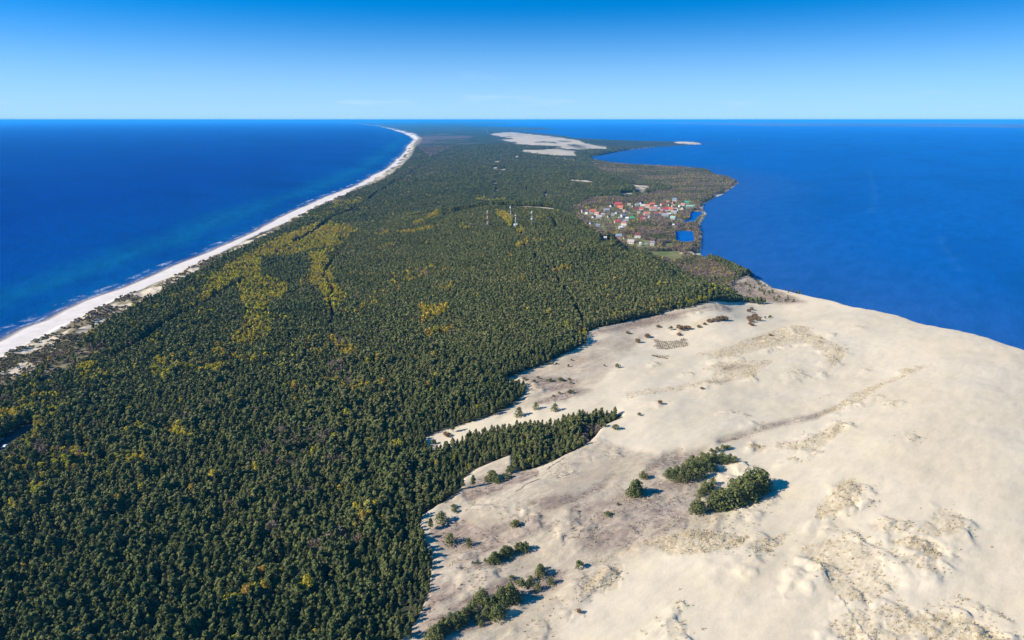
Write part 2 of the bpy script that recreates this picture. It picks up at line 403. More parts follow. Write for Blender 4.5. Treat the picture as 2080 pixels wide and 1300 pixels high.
# golden spring birches / bare alders inside the forest
YEL = [(B2([(100, 540), (330, 400), (560, 280), (850, 170), (1000, 200), (1060, 250), (900, 340), (640, 420), (430, 420), (420, 560), (250, 560), (180, 640), (20, 730), (0, 700)]), .72),
       (B2([(250, 520), (400, 540), (480, 560), (600, 600), (600, 660), (500, 720), (440, 800), (510, 900), (470, 980), (120, 1030), (310, 900), (330, 800), (280, 690)]), .62),
       (B2([(730, 400), (850, 390), (880, 480), (910, 600), (1000, 690), (960, 760), (870, 800), (820, 660), (750, 590), (760, 470)]), .72),
       (B2([(860, 330), (1000, 240), (1100, 220), (1000, 300), (900, 400), (850, 400)]), .5),
       (B2([(800, 930), (900, 960), (1080, 1040), (1060, 1080), (950, 1070), (900, 990)]), .6),
       (B2([(1450, 760), (1660, 740), (1670, 780), (1560, 850), (1480, 880), (1500, 810)]), .72), (B2([(1520, 940), (1690, 880), (1690, 910), (1520, 970)]), .6),
       (B2([(1320, 520), (1560, 480), (1690, 500), (1600, 540), (1330, 620), (1240, 630)]), .16), (B2([(1570, 640), (1720, 590), (1700, 620), (1580, 690)]), .4),
       (B2([(1320, 250), (1570, 200), (1560, 222), (1330, 262)]), .85), (B2([(1510, 150), (1600, 118), (1600, 130), (1530, 160)]), .85),
       (B2([(1380, 125), (1480, 115), (1470, 140), (1380, 140)]), .6), (B2([(880, 90), (1100, 60), (1090, 10), (900, 40)]), .45), (B2([(1430, 180), (1500, 170), (1490, 195), (1430, 200)]), .6),
       (B2([(0, 1180), (210, 1120), (220, 1200), (0, 1230)]), .7), (B2([(1380, 1090), (1600, 1060), (1610, 1130), (1500, 1110)]), .25), (B2([(1100, 1090), (1250, 1080), (1200, 1150)]), .15),
       (B2([(950, 1250), (1250, 1250), (1250, 1320), (950, 1320)]), .4), (B2([(690, 880), (760, 870), (760, 920), (690, 920)]), .4),
       (B3([(170, 690), (430, 600), (660, 600), (660, 660), (520, 620), (180, 720)]), .75), (B3([(0, 760), (250, 760), (240, 830), (100, 880), (0, 960)]), .8),
       (B3([(780, 380), (1100, 340), (1110, 420), (930, 440)]), .65), (B3([(820, 290), (1050, 240), (1000, 330), (780, 390)]), .6), (B3([(1280, 280), (1500, 280), (1480, 340), (1290, 330)]), .45),
       (B3([(1640, 220), (1860, 190), (1840, 280), (1640, 300)]), .6), (B3([(1880, 260), (2000, 290), (1980, 340), (1880, 340)]), .55), (B3([(1640, 330), (1800, 380), (1800, 440), (1600, 440)]), .4),
       (B3([(1820, 650), (1950, 660), (1940, 700), (1820, 700)]), .5), (B3([(1760, 980), (2080, 960), (2080, 1080), (1850, 1100)]), .6), (B3([(1240, 180), (1350, 130), (1340, 180), (1240, 210)]), .6),
       (B3([(240, 290), (330, 290), (310, 460), (240, 440)]), .5),
       (A3([(700, 280), (780, 260), (920, 310), (910, 460), (850, 440), (800, 370), (720, 310)]), .9), (A3([(950, 490), (1060, 480), (1060, 520), (950, 520)]), .85),
       (A3([(1070, 610), (1120, 600), (1130, 690), (1080, 700)]), .85), (A3([(940, 690), (1050, 655), (1040, 715), (990, 725)]), .85), (A3([(1450, 1000), (1700, 980), (1690, 1030), (1460, 1045)]), .7),
       (A3([(560, 60), (830, 40), (840, 90), (600, 100)]), .7), (A3([(530, 330), (590, 340), (580, 370), (530, 365)]), .8), (A3([(0, 1000), (110, 990), (110, 1040), (0, 1040)]), .6),
       (A3([(400, 40), (560, 30), (560, 70), (420, 75)]), .6),
       (B6([(60, 580), (160, 600), (170, 700), (70, 690)]), .7), (B6([(400, 450), (900, 320), (1240, 270), (1420, 230), (1700, 170), (1700, 225), (1400, 275), (1000, 362), (560, 465), (260, 530)]), .55),
       (B6([(1440, 160), (1720, 130), (1720, 215), (1450, 215)]), .5), (A6([(130, 320), (200, 330), (190, 370), (130, 370)]), .7), (A6([(200, 220), (230, 220), (230, 290), (200, 290)]), .6),
       (A8([(-20, 560), (-10, 560), (-10, 570)]), .1)]
for P_, w_ in YEL:
    poly('yellow', P_, w_)
BARE = [(B2([(850, 1090), (1000, 1130), (1020, 1280), (900, 1250)]), .65), (B2([(900, 970), (980, 960), (960, 1030), (880, 1000)]), .5), (B3([(930, 60), (1100, 60), (1110, 150), (940, 170)]), .7),
        (B2([(540, 300), (800, 190), (830, 230), (500, 400), (380, 420)]), .35), (B2([(750, 470), (820, 480), (830, 640), (780, 600)]), .4), (B2([(220, 560), (330, 540), (300, 640), (240, 620)]), .4),
        (B2([(880, 20), (980, 0), (1080, 0), (760, 110), (600, 180)]), .4), (A5([(100, 1110), (140, 1180), (60, 1210), (0, 1170), (0, 1110)]), .6),
        (B3([(550, 560), (690, 530), (660, 600), (560, 600)]), .4), (A6([(1170, 590), (1290, 560), (1280, 630), (1210, 680), (1160, 650)]), .75),
        (B6([(1560, 110), (1700, 100), (1700, 170), (1560, 170)]), .7)]
for P_, w_ in BARE:
    poly('bare', P_, w_)
poly('lowland', A1([(350, 880), (500, 800), (900, 780), (1300, 700), (1600, 590), (1860, 600), (1840, 680), (1600, 820), (1540, 860), (1560, 940), (1520, 1000), (1500, 1300), (1560, 1340),
                    (1700, 1420), (1980, 1560), (1960, 1640), (1500, 1560), (1200, 1400), (880, 1240), (630, 1165), (400, 1020), (380, 940)]))
poly('lowland', A1([(520, 470), (900, 500), (1350, 520), (1620, 590), (1640, 640), (1300, 720), (1100, 680), (900, 660), (700, 600), (560, 530)]), 0.9)
poly('hill', [(670, 540), (720, 490), (800, 455), (900, 436), (1000, 419), (1130, 426), (1232, 491), (1330, 542), (1425, 588), (1400, 612), (1200, 668), (1000, 760), (850, 700), (740, 640), (690, 590)])
poly('stain', [(860, 1050), (1010, 940), (1210, 905), (1340, 930), (1500, 1000), (1450, 1090), (1250, 1140), (1100, 1330), (810, 1330), (880, 1200)], .32)
poly('stain', [(1040, 765), (1190, 700), (1330, 640), (1400, 640), (1300, 690), (1220, 780), (1080, 830), (1010, 850)], .3)
poly('tip', [(1490, 572), (1535, 562), (1575, 570), (1640, 596), (1700, 620), (1560, 613), (1500, 607), (1478, 596)])
poly('stain', [(1490, 572), (1535, 566), (1580, 590), (1640, 612), (1560, 611), (1500, 605), (1478, 596)], .8)
poly('stain', A7([(60, 1112), (430, 988), (700, 922), (845, 872), (855, 850), (700, 900), (420, 966), (60, 1092)]), 1.0)
poly('stain', A7([(0, 720), (170, 690), (160, 710), (0, 740)]), .8)
# stains of lichen and dead grass on the sand
for P_, w_ in [(A8([(0, 590), (150, 720), (420, 690), (720, 600), (740, 490), (820, 380), (800, 280), (570, 290), (430, 330), (280, 420), (0, 480)]), .75),
               (A8([(430, 300), (600, 160), (900, 90), (760, 160), (560, 280)]), .75), (A6([(740, 190), (1180, 250), (1100, 300), (960, 320), (860, 270)]), .9),
               (A6([(860, 400), (1120, 310), (1260, 320), (1080, 390), (950, 410)]), 1.0), (A6([(500, 900), (880, 830), (900, 880), (650, 980), (430, 1060), (390, 980)]), .95),
               (A6([(1190, 1000), (1420, 870), (1300, 980), (1000, 1120), (780, 1090)]), .8), (A6([(1600, 830), (1720, 740), (1850, 700), (1760, 800), (1600, 880)]), .7),
               (B4([(380, 350), (500, 260), (650, 260), (800, 330), (1300, 220), (1250, 350), (1000, 420), (800, 500), (630, 630), (620, 620), (750, 480), (480, 460)]), 1.0),
               (B4([(390, 720), (600, 750), (560, 800), (700, 780), (450, 920), (300, 1060), (350, 880)]), .9), (B4([(620, 630), (900, 560), (1160, 460), (1180, 480), (900, 590), (700, 640)]), .9),
               (B4([(600, 880), (800, 800), (1000, 700), (1250, 620), (1500, 580), (1400, 720), (1100, 860), (800, 1060), (500, 1200), (250, 1200), (230, 1130)]), .95),
               (B4([(1150, 270), (1300, 220), (1500, 330), (1750, 400), (1700, 470), (1550, 430), (1520, 330)]), .7), (B6([(200, 640), (800, 540), (1200, 400), (1700, 330), (1720, 300), (1300, 330), (900, 410), (300, 560), (160, 620)]), .8),
               (B6([(240, 700), (700, 640), (500, 660), (260, 720)]), .8), (A6([(1060, 90), (1250, 50), (1380, 80), (1300, 150), (1240, 200), (1110, 140)]), .45),
               (A7([(130, 50), (330, 70), (420, 130), (560, 165), (330, 160), (220, 130)]), .9), (A7([(60, 630), (180, 610), (300, 620), (120, 660)]), .6)]:
    poly('stain', P_, w_)
GRASS = [(A8([(330, 690), (600, 650), (750, 600), (1000, 620), (1130, 640), (1080, 700), (900, 740), (650, 760), (500, 700)]), 1.0), (A8([(1080, 700), (1300, 620), (1450, 560), (1400, 600), (1250, 740)]), .8),
         (A8([(1550, 450), (1720, 300), (1850, 330), (1780, 480), (1550, 540)]), .9), (A8([(1440, 700), (1700, 640), (1950, 780), (1981, 1000), (1860, 1040), (1720, 1040), (1560, 880)]), .55),
         (A8([(1600, 1200), (1720, 1110), (1981, 1100), (1981, 1300), (1750, 1300)]), .6), (A8([(600, 1130), (740, 1200), (740, 1290), (620, 1280)]), .4), (A8([(180, 830), (330, 810), (300, 940), (60, 1000), (100, 920)]), .9),
         (A8([(640, 1060), (700, 1030), (700, 1110), (650, 1120)]), .5), (A8([(700, 520), (950, 490), (1200, 560), (1000, 590), (720, 580)]), .35), (A8([(100, 780), (380, 690), (420, 720), (160, 810)]), .7),
         (A7([(0, 540), (400, 370), (620, 330), (900, 500), (830, 580), (620, 440), (400, 470), (150, 560), (0, 580)]), .8), (A7([(250, 1050), (700, 920), (850, 850), (950, 760), (1150, 690), (1420, 600), (1500, 590), (1150, 720), (1000, 830), (860, 880), (600, 950)]), .85),
         (A7([(400, 1090), (640, 1080), (870, 960), (900, 1020), (700, 1160), (450, 1110)]), .8), (A7([(60, 640), (440, 570), (300, 680), (0, 740)]), .6), (A7([(600, 850), (780, 760), (1030, 710), (880, 740), (700, 800)]), .5),
         (A7([(1260, 600), (1340, 610), (1330, 640), (1270, 635)]), .9), (A7([(1190, 840), (1280, 850), (1260, 870), (1190, 860)]), .5), (A7([(780, 540), (910, 520), (830, 590), (780, 580)]), .8),
         (A7([(260, 1100), (375, 1100), (360, 1130), (270, 1120)]), 1.5), (A7([(530, 1190), (600, 1185), (590, 1215), (540, 1210)]), .8),
         (A7([(1300, 1080), (1380, 1120), (1370, 1170), (1310, 1130)]), .4), (A7([(200, 650), (320, 640), (310, 700), (260, 700)]), .7),
         (B5([(940, 400), (1170, 370), (1290, 420), (1200, 500), (1000, 470)]), .6), (B5([(1300, 480), (1480, 300), (1640, 350), (1650, 450), (1580, 500), (1400, 520)]), .7),
         (B5([(1090, 540), (1300, 520), (1450, 560), (1490, 640), (1440, 680), (1300, 620)]), 1.3), (B5([(1190, 640), (1440, 690), (1480, 740), (1400, 770), (1200, 700)]), .6),
         (B5([(1000, 980), (1250, 970), (1300, 1060), (1280, 1160), (1000, 1100)]), .5), (B5([(1290, 1030), (1500, 1020), (1800, 1100), (1990, 1230), (1990, 1290), (1450, 1290), (1290, 1120)]), .9),
         (B5([(950, 1150), (1250, 1130), (1300, 1290), (930, 1290)]), .6), (B5([(760, 930), (940, 900), (930, 960)]), .8), (B5([(990, 880), (1180, 800), (1180, 850), (1080, 890)]), .7),
         (B5([(640, 1150), (740, 1130), (900, 1180), (860, 1240), (700, 1190)]), .5), (B5([(520, 650), (700, 620), (700, 740), (600, 770)]), .6), (B5([(700, 560), (800, 560), (820, 700), (720, 690)]), .5),
         (B6([(1260, 510), (1450, 430), (1640, 420), (1640, 470), (1450, 510), (1330, 545)]), .6), (B6([(1300, 850), (1600, 780), (1900, 660), (2060, 640), (2050, 720), (1700, 820), (1350, 880)]), .5),
         (B6([(1380, 1020), (1600, 950), (2070, 920), (2060, 970), (1650, 1020), (1400, 1050)]), .6), (A6([(1470, 340), (1700, 300), (2070, 240), (2070, 270), (1750, 340), (1480, 390)]), .5)]
for P_, w_ in GRASS:
    poly('grass', P_, w_)

_cr = unproject([900, 945, 985, 1034, 1090, 1126], [435, 424, 415, 415, 419, 425], [44, 49, 54, 56, 57, 55])
_crw = np.concatenate([_cr * np.array([[.976], [.976], [.974], [.974], [.972], [.962]]), (_cr * .985)[::-1]])
_sl = unproject([1120, 1150, 1178, 1196], [421, 437, 452, 464], [56, 54, 52, 51])
_slw = np.concatenate([_sl * .985, (_sl * 1.06)[::-1]])
_reg['hillsand'] = [(_crw, .7), (_slw, .8)]
_all = [p for _, pts, _ in _pend for p in pts]
_gr = to_ground(_all + DUNE_EDGE)
_i = 0
for name, pts, w in _pend:
    _reg.setdefault(name, []).append((_gr[_i:_i + len(pts), :2], w)); _i += len(pts)
dune_right = np.concatenate([unproject([c[0] for c in CREST[1:]], [c[1] - 1 for c in CREST[1:]], [18, 2, -15, -15, -15, -15, -15, -15, -15, -15, -15])])
dune_poly = np.concatenate([_gr[_i:, :2], dune_right, [[900, 250], [900, 60], [-40, 60]]])
beach_poly = np.concatenate([refine(unproject([p[0] for p in BEACH_IN], [p[1] for p in BEACH_IN], 3.0), 0.01, 12)[::-1], sea_w[:-3] * [1, 1] + [-6, 0]][::-1])
beach_poly = np.concatenate([sea_w[:-3] + [-6, 0], refine(unproject([p[0] for p in BEACH_IN], [p[1] for p in BEACH_IN], 3.0), 0.012, 12)[::-1]])

def cover(name, x, y):
    w = np.zeros(np.shape(x))
    for P, k in _reg.get(name, []):
        w = np.maximum(w, in_poly(x, y, P) * k)
    return w

ROAD_PX = [(228, 735), (277, 708), (329, 677), (378, 645), (425, 615), (500, 572)]
ROAD_PX2 = [(600, 498), (677, 446), (708, 434), (767, 395), (830, 355), (905, 309), (945, 285)]
FIRE = [([(1050, 480), (1060, 495), (1078, 514), (1100, 541), (1135, 580), (1165, 620), (1188, 662)], 2.3), ([(1118, 447), (1126, 458), (1130, 470)], 4.0),
        ([(662, 545), (672, 590), (676, 640), (680, 690)], 2.0), ([(700, 480), (690, 520), (663, 560)], 2.5), ([(560, 520), (600, 498), (640, 470)], 3.0),
        ([(960, 330), (965, 345), (950, 365), (925, 372)], 4.0)]
_rg = to_ground(ROAD_PX + ROAD_PX2)
road_w, road2_w = _rg[:len(ROAD_PX), :2], _rg[len(ROAD_PX):, :2]
fire_w = [(refine(to_ground(p)[:, :2], .02, 31), w) for p, w in FIRE]

# dune hummocks (photo position, radius m, height m)
HUM = A8([(270, 860, 9, 3.2), (690, 1050, 6, 1.6), (660, 1210, 13, 2.2), (1170, 740, 12, 2.4), (1240, 660, 10, 1.8), (1000, 640, 12, 1.5), (820, 640, 12, 1.5), (600, 670, 10, 1.2), (1100, 470, 14, 3.0),
          (1240, 400, 10, 2.2), (1180, 65, 5, 2.0), (900, 230, 20, 3.5), (1640, 500, 10, 2.4), (1750, 450, 11, 3.4), (1780, 350, 10, 3.2), (1900, 440, 6, 3.0), (1700, 620, 10, 2.2), (1840, 690, 9, 2.4),
          (1600, 850, 12, 2.6), (1800, 1000, 7, 2.6), (330, 400, 9, 1.4), (1400, 150, 5, 1.6), (50, 1095, 4, 1.5), (1150, 210, 12, 2.0), (500, 430, 12, 1.5), (640, 540, 9, 1.8), (60, 660, 10, 2.0), (290, 150, 7, 1.6), (400, 600, 9, 1.2)])
HUM += B5([(1150, 420, 9, 2.6), (1240, 430, 6, 2.2), (1550, 400, 16, 2.4), (1380, 590, 14, 3.2), (1430, 720, 10, 2.6), (1150, 660, 10, 2.0), (850, 510, 9, 2.2), (950, 570, 7, 2.0), (1090, 640, 6, 2.2), (620, 720, 9, 2.2),
           (860, 920, 8, 2.4), (1080, 850, 7, 2.2), (1150, 1000, 13, 2.4), (1230, 1050, 10, 2.2), (1450, 1050, 12, 2.8), (1650, 1110, 13, 3.0), (1850, 1180, 13, 3.2), (1380, 1180, 12, 2.6), (1100, 1180, 14, 2.4), (900, 1050, 10, 1.6),
           (720, 1150, 8, 2.0), (880, 1200, 8, 1.5), (1700, 1250, 14, 2.4), (1560, 1010, 8, 1.8), (1930, 1040, 7, 1.4), (1790, 990, 6, 1.4), (1620, 910, 5, 1.0), (900, 160, 9, 2.0)])
HUM += A7([(590, 350, 12, 3.0), (690, 450, 9, 3.0), (860, 490, 12, 2.8), (830, 560, 10, 2.2), (430, 420, 9, 2.6), (480, 400, 7, 2.6), (440, 490, 9, 2.4), (510, 470, 6, 2.0), (620, 390, 9, 2.0), (720, 420, 7, 2.0), (150, 560, 14, 2.0),
           (290, 690, 7, 2.8), (620, 650, 12, 1.8), (770, 630, 8, 1.8), (1300, 625, 8, 2.2), (1370, 610, 6, 1.8), (930, 840, 12, 2.2), (860, 860, 8, 1.4), (870, 980, 10, 3.0), (925, 975, 4, 2.2), (700, 1060, 12, 1.8), (480, 1090, 8, 1.4),
           (700, 1160, 8, 1.6), (620, 1110, 8, 1.4), (340, 980, 9, 1.6), (150, 900, 7, 1.6), (240, 920, 5, 1.3), (990, 345, 10, 1.4), (820, 390, 6, 1.8), (1230, 855, 9, 1.4), (1330, 1110, 9, 1.4), (1060, 605, 6, 1.2), (1110, 800, 7, 1.4), (560, 650, 7, 1.4),
           (570, 1200, 6, 2.0), (320, 1110, 7, 2.2), (100, 640, 12, 1.4), (30, 730, 10, 1.6)])
HUM += A6([(1690, 415, 6, 2.6), (1670, 150, 7, 2.6), (1900, 215, 7, 1.4), (890, 300, 16, 3.0), (1240, 690, 18, 2.0), (1400, 740, 9, 2.0), (1180, 1200, 14, 3.2), (760, 1180, 12, 2.6), (530, 1060, 22, 2.4), (1040, 860, 14, 1.6), (1500, 1060, 14, 2.0)])
HUM += B4([(650, 510, 12, 3.0), (1480, 330, 11, 3.4), (1200, 230, 12, 2.6), (560, 620, 9, 2.2), (850, 650, 18, 2.6), (1080, 900, 7, 2.2), (700, 740, 12, 2.0), (1650, 760, 9, 2.4), (1620, 700, 8, 2.0), (1400, 880, 10, 1.6), (1280, 1060, 12, 2.2), (1300, 680, 7, 1.6)])
HUM += B6([(1310, 370, 9, 3.0), (1600, 285, 12, 2.4), (1160, 570, 9, 2.2), (800, 630, 7, 1.6), (900, 955, 7, 2.8)])
_hg = to_ground(HUM)[:, :2]

# ------------------------------------------------------------------ relief detail
g_dune = (in_poly(GX, GY, dune_poly) | (cover('tip', GX, GY) > 0)) & g_ins
g_fdune = cover('far_dune', GX, GY)
g_beach = (in_poly(GX, GY, beach_poly) | (g_ds < 14)) & g_ins
g_fore = (cover('foredune', GX, GY) > 0) | (g_ins & ~g_beach & (g_ds < 62) & (g_ds < g_dl))

def blur(M, n=2):
    for _ in range(n):
        P = np.pad(M, 1, mode='edge')
        M = (P[1:-1, 1:-1] * 2 + P[:-2, 1:-1] + P[2:, 1:-1] + P[1:-1, :-2] + P[1:-1, 2:]) / 6
    return M

dune_soft = blur(g_dune.astype(float), 8)
g_grass = blur(cover('grass', GX, GY), 4) * dune_soft
g_stain = np.maximum(blur(cover('stain', GX, GY), 10) * dune_soft, .16 * (cover('far_dune', GX, GY) > 0))
# wind direction over the dune: rotate so that u runs along the streaks
WC, WS = math.cos(R(33)), math.sin(R(33))
U, V = GX * WC + GY * WS, -GX * WS + GY * WC
near = np.exp(-GR / 1500)
det = (fbm(U / 95, V / 42, 31, 3) - 0.5) * 6.5 + (fbm(U / 30, V / 15, 41, 3) - 0.5) * 2.0
rough_zone = np.clip(g_stain * 1.2 + 0.25 * sstep(240, 60, GX), 0, 1)
det = det * (0.60 + 0.60 * rough_zone) + (fbm(U / 210, V / 85, 35, 2) - .5) * 11 * (1 - .4 * rough_zone)
hum = np.zeros_like(GH)
for (hx, hy), h_ in zip(_hg, HUM):
    rad, hh = h_[2] * 1.15, h_[3] * (.9 if hx > 130 else .55)
    m = (np.abs(GX - hx) < 4.2 * rad) & (np.abs(GY - hy) < 4.2 * rad)
    x, y = GX[m] - hx, GY[m] - hy
    x, y = x + 1.0 * rad * (fbm(GX[m] / 9, GY[m] / 9, 3, 2) - .5), y + 1.0 * rad * (fbm(GX[m] / 9, GY[m] / 9, 13, 2) - .5)
    u, v = x * WC + y * WS, -x * WS + y * WC
    su = np.where(u > 0, 0.30, 1.9)                       # long windward tail, short lee
    q = (u / (rad * su)) ** 2 + (v / (rad * 0.55)) ** 2
    hum[m] = np.maximum(hum[m], hh * (.65 * np.exp(-q * 1.1) + .45 * np.maximum(0, 1 - q) ** .8) * (0.45 + 1.1 * fbm((GX[m] * WC + GY[m] * WS) / 9, (GY[m] * WC - GX[m] * WS) / 3.6, 8, 3)))
lump = g_grass * ((np.abs(fbm(U / 8, V / 3.6, 51, 3) - 0.5) * -3.2 + .6) + (vnoise(U / 2.0, V / 1.1, 61) - 0.5) * 0.3)
ripple = (fbm(U / 14, V / 5, 71, 2) - 0.5) * 0.5
det_d = (det * sstep(20, 90, g_dl) + hum * np.where(GX > 130, .62, .85) + lump * 0.40 + ripple) * dune_soft
GH = GH + det_d * np.where(g_ins, 1, 0)
fore = blur(g_fore.astype(float), 3) * np.where(g_ins, 1, 0) * sstep(30, 48, g_ds)
GH = GH + fore * ((fbm(GX / 22, GY / 22, 81, 3) - 0.35) * 7.0 + (vnoise(GX / 6, GY / 6, 91) - 0.5) * 1.5)
other = np.where(g_ins & ~g_dune & ~g_beach & ~g_fore, 1, 0) * sstep(30, 160, np.minimum(g_dl, g_ds))
GH = GH + other * (fbm(GX / 150, GY / 90, 101, 3) - 0.5) * 9 * np.clip(GR / 1500, 0.45, 1.0)
pond_level = 1.3
g_pond = (cover('pond_a', GX, GY) + cover('pond_b', GX, GY)) > 0
pond_near = np.zeros_like(GH)
for nm in ('pond_a', 'pond_b'):
    for P, _ in _reg[nm]:
        c = P.mean(0); m = np.hypot(GX - c[0], GY - c[1]) < 120
        d = np.where(in_poly(GX[m], GY[m], P), 0, line_dist(GX[m], GY[m], np.concatenate([P, P[:1]])))
        pond_near[m] = np.maximum(pond_near[m], 1 - sstep(4, 30, d))
GH = np.where(g_ins, GH * (1 - pond_near) + 1.9 * pond_near, GH)
GH = np.where(g_pond, 0.4, GH)
mead = (cover('meadow', GX, GY) > 0)

def gridval(M, x, y):
    a = np.arctan2(x, y); b = 0.5 * np.log(x * x + y * y)
    ia = np.clip(np.rint((a - A0) / (A1_ - A0) * (NA - 1)), 0, NA - 1).astype(int)
    ib = np.clip(np.rint(np.interp(b, gb, _bb)), 0, NB - 1).astype(int)
    return M[ib, ia]

def spot(pts):
    """photo points of feet of things -> points on the finished ground"""
    g = to_ground(pts)
    g[:, 2] = ground(g[:, 0], g[:, 1])
    return g

# ------------------------------------------------------------------ building helpers
COL = S.collection.objects

def tag(o, label=None, cat=None, group=None, kind=None):
    for k, v in (('label', label), ('category', cat), ('group', group), ('kind', kind)):
        if v: o[k] = v
    return o

def mesh_np(name, V, Fs, mats, midx=None, attrs=None, smooth=False, link=True, parent=None):
    """V (n,3); Fs (m,k) faces all with k corners"""
    me = bpy.data.meshes.new(name)
    V = np.asarray(V, np.float32); Fs = np.asarray(Fs, np.int32)
    k = Fs.shape[1]
    me.vertices.add(len(V)); me.vertices.foreach_set('co', V.ravel())
    me.loops.add(Fs.size); me.loops.foreach_set('vertex_index', Fs.ravel())
    me.polygons.add(len(Fs))
    me.polygons.foreach_set('loop_start', np.arange(0, Fs.size, k, dtype=np.int32))
    for m in mats: me.materials.append(m)
    if midx is not None: me.polygons.foreach_set('material_index', np.asarray(midx, np.int32))
    me.polygons.foreach_set('use_smooth', np.full(len(Fs), smooth))
    for nm, (dom, arr) in (attrs or {}).items():
        arr = np.asarray(arr, np.float32)
        if arr.ndim == 2:
            at = me.attributes.new(nm, 'FLOAT_COLOR', dom); at.data.foreach_set('color', arr.ravel())
        else:
            at = me.attributes.new(nm, 'FLOAT', dom); at.data.foreach_set('value', arr)
    me.update(calc_edges=True)
    if not link: return me
    o = bpy.data.objects.new(name, me); COL.link(o)
    if parent is not None: o.parent = parent
    return o

class MB:
    """collects boxes, prisms and tubes into one mesh"""
    def __init__(s): s.v, s.f = [], []
    def quad(s, *p):
        n = len(s.v); s.v += [tuple(q) for q in p]; s.f.append(tuple(range(n, n + len(p))))
    def box(s, x0, x1, y0, y1, z0, z1):
        n = len(s.v)
        s.v += [(x, y, z) for z in (z0, z1) for (x, y) in ((x0, y0), (x1, y0), (x1, y1), (x0, y1))]
        for q in ((0, 3, 2, 1), (4, 5, 6, 7), (0, 1, 5, 4), (1, 2, 6, 5), (2, 3, 7, 6), (3, 0, 4, 7)): s.f.append(tuple(n + i for i in q))
    def bar(s, a, b, r0, r1=None, n=6):
        r1 = r0 if r1 is None else r1
        a, b = np.array(a, float), np.array(b, float)
        d = (b - a) / (np.linalg.norm(b - a) + 1e-9)
        t = np.array([1, 0, 0]) if abs(d[0]) < .8 else np.array([0, 1, 0])
        e1 = np.cross(d, t); e1 /= np.linalg.norm(e1); e2 = np.cross(d, e1)
        k = len(s.v)
        for c, r in ((a, r0), (b, r1)):
            for i in range(n):
                w = 2 * math.pi * i / n
                s.v.append(tuple(c + r * (math.cos(w) * e1 + math.sin(w) * e2)))
        for i in range(n):
            j = (i + 1) % n
            s.f.append((k + i, k + j, k + n + j, k + n + i))
        s.f.append(tuple(k + i for i in reversed(range(n)))); s.f.append(tuple(k + n + i for i in range(n)))
    def mesh(s, name, mat, smooth=False):
        me = bpy.data.meshes.new(name); me.from_pydata(s.v, [], s.f); me.materials.append(mat)
        if smooth:
            for p in me.polygons: p.use_smooth = True
        me.update(); return me
    def build(s, name, mat, parent=None, smooth=False):
        o = bpy.data.objects.new(name, s.mesh(name, mat, smooth)); COL.link(o)
        if parent is not None: o.parent = parent
        return o

def empty(name, loc, rz=0.0):
    o = bpy.data.objects.new(name, None); COL.link(o)
    o.empty_display_size = 1.0
    o.location = loc; o.rotation_euler = (0, 0, rz)
    return o

def copy_tree(o, parent=None):
    c = o.copy(); COL.link(c)
    if parent is not None: c.parent = parent
    for ch in o.children: copy_tree(ch, c)
    return c

# ------------------------------------------------------------------ materials
def new_mat(name):
    m = bpy.data.materials.new(name); m.use_nodes = True
    nt = m.node_tree
    return m, nt.nodes, nt.links, nt.nodes['Principled BSDF']

def plain(name, col, rough=0.75, noise=0.15, scale=3.0, spec=0.25, metal=0.0):
    m, n, l, b = new_mat(name)
    t = n.new("ShaderNodeTexNoise"); t.inputs['Scale'].default_value = scale; t.inputs['Detail'].default_value = 3
    g = n.new("ShaderNodeNewGeometry"); l.new(g.outputs['Position'], t.inputs['Vector'])
    mx = n.new("ShaderNodeMix"); mx.data_type = 'RGBA'
    mx.inputs[6].default_value = tuple(c * (1 - noise) for c in col) + (1,)
    mx.inputs[7].default_value = tuple(min(1, c * (1 + noise)) for c in col) + (1,)
    l.new(t.outputs['Fac'], mx.inputs['Factor']); l.new(mx.outputs[2], b.inputs['Base Color'])
    b.inputs['Roughness'].default_value = rough; b.inputs['Specular IOR Level'].default_value = spec; b.inputs['Metallic'].default_value = metal
    return m

def ramp(n, l, src, stops):
    r = n.new("ShaderNodeValToRGB")
    e = r.color_ramp.elements
    while len(e) > 1: e.remove(e[-1])
    e[0].position = stops[0][0]; e[0].color = stops[0][1] + (1,)
    for p, c in stops[1:]:
        k = e.new(p); k.color = c + (1,)
    l.new(src, r.inputs[0]); return r.outputs[0]

def foliage(name, stops, transl=0.25, rough=0.85):
    """leaf colour varies from tree to tree (tint) and from sprig to sprig"""
    m, n, l, b = new_mat(name)
    at = n.new("ShaderNodeAttribute"); at.attribute_name = 'tint'
    oi = n.new("ShaderNodeObjectInfo"); sp = n.new("ShaderNodeSeparateColor")
    l.new(oi.outputs['Color'], sp.inputs[0])
    ad = n.new("ShaderNodeMath"); ad.operation = 'ADD'
    l.new(at.outputs['Fac'], ad.inputs[0]); l.new(sp.outputs[0], ad.inputs[1])
    c = ramp(n, l, ad.outputs[0], stops)
    l.new(c, b.inputs['Base Color'])
    b.inputs['Roughness'].default_value = rough; b.inputs['Specular IOR Level'].default_value = 0.04
    if transl:
        tr = n.new("ShaderNodeBsdfTranslucent"); l.new(c, tr.inputs['Color'])
        ms = n.new("ShaderNodeMixShader"); ms.inputs[0].default_value = transl
        l.new(b.outputs[0], ms.inputs[1]); l.new(tr.outputs[0], ms.inputs[2])
        l.new(ms.outputs[0], n['Material Output'].inputs[0])
    return m

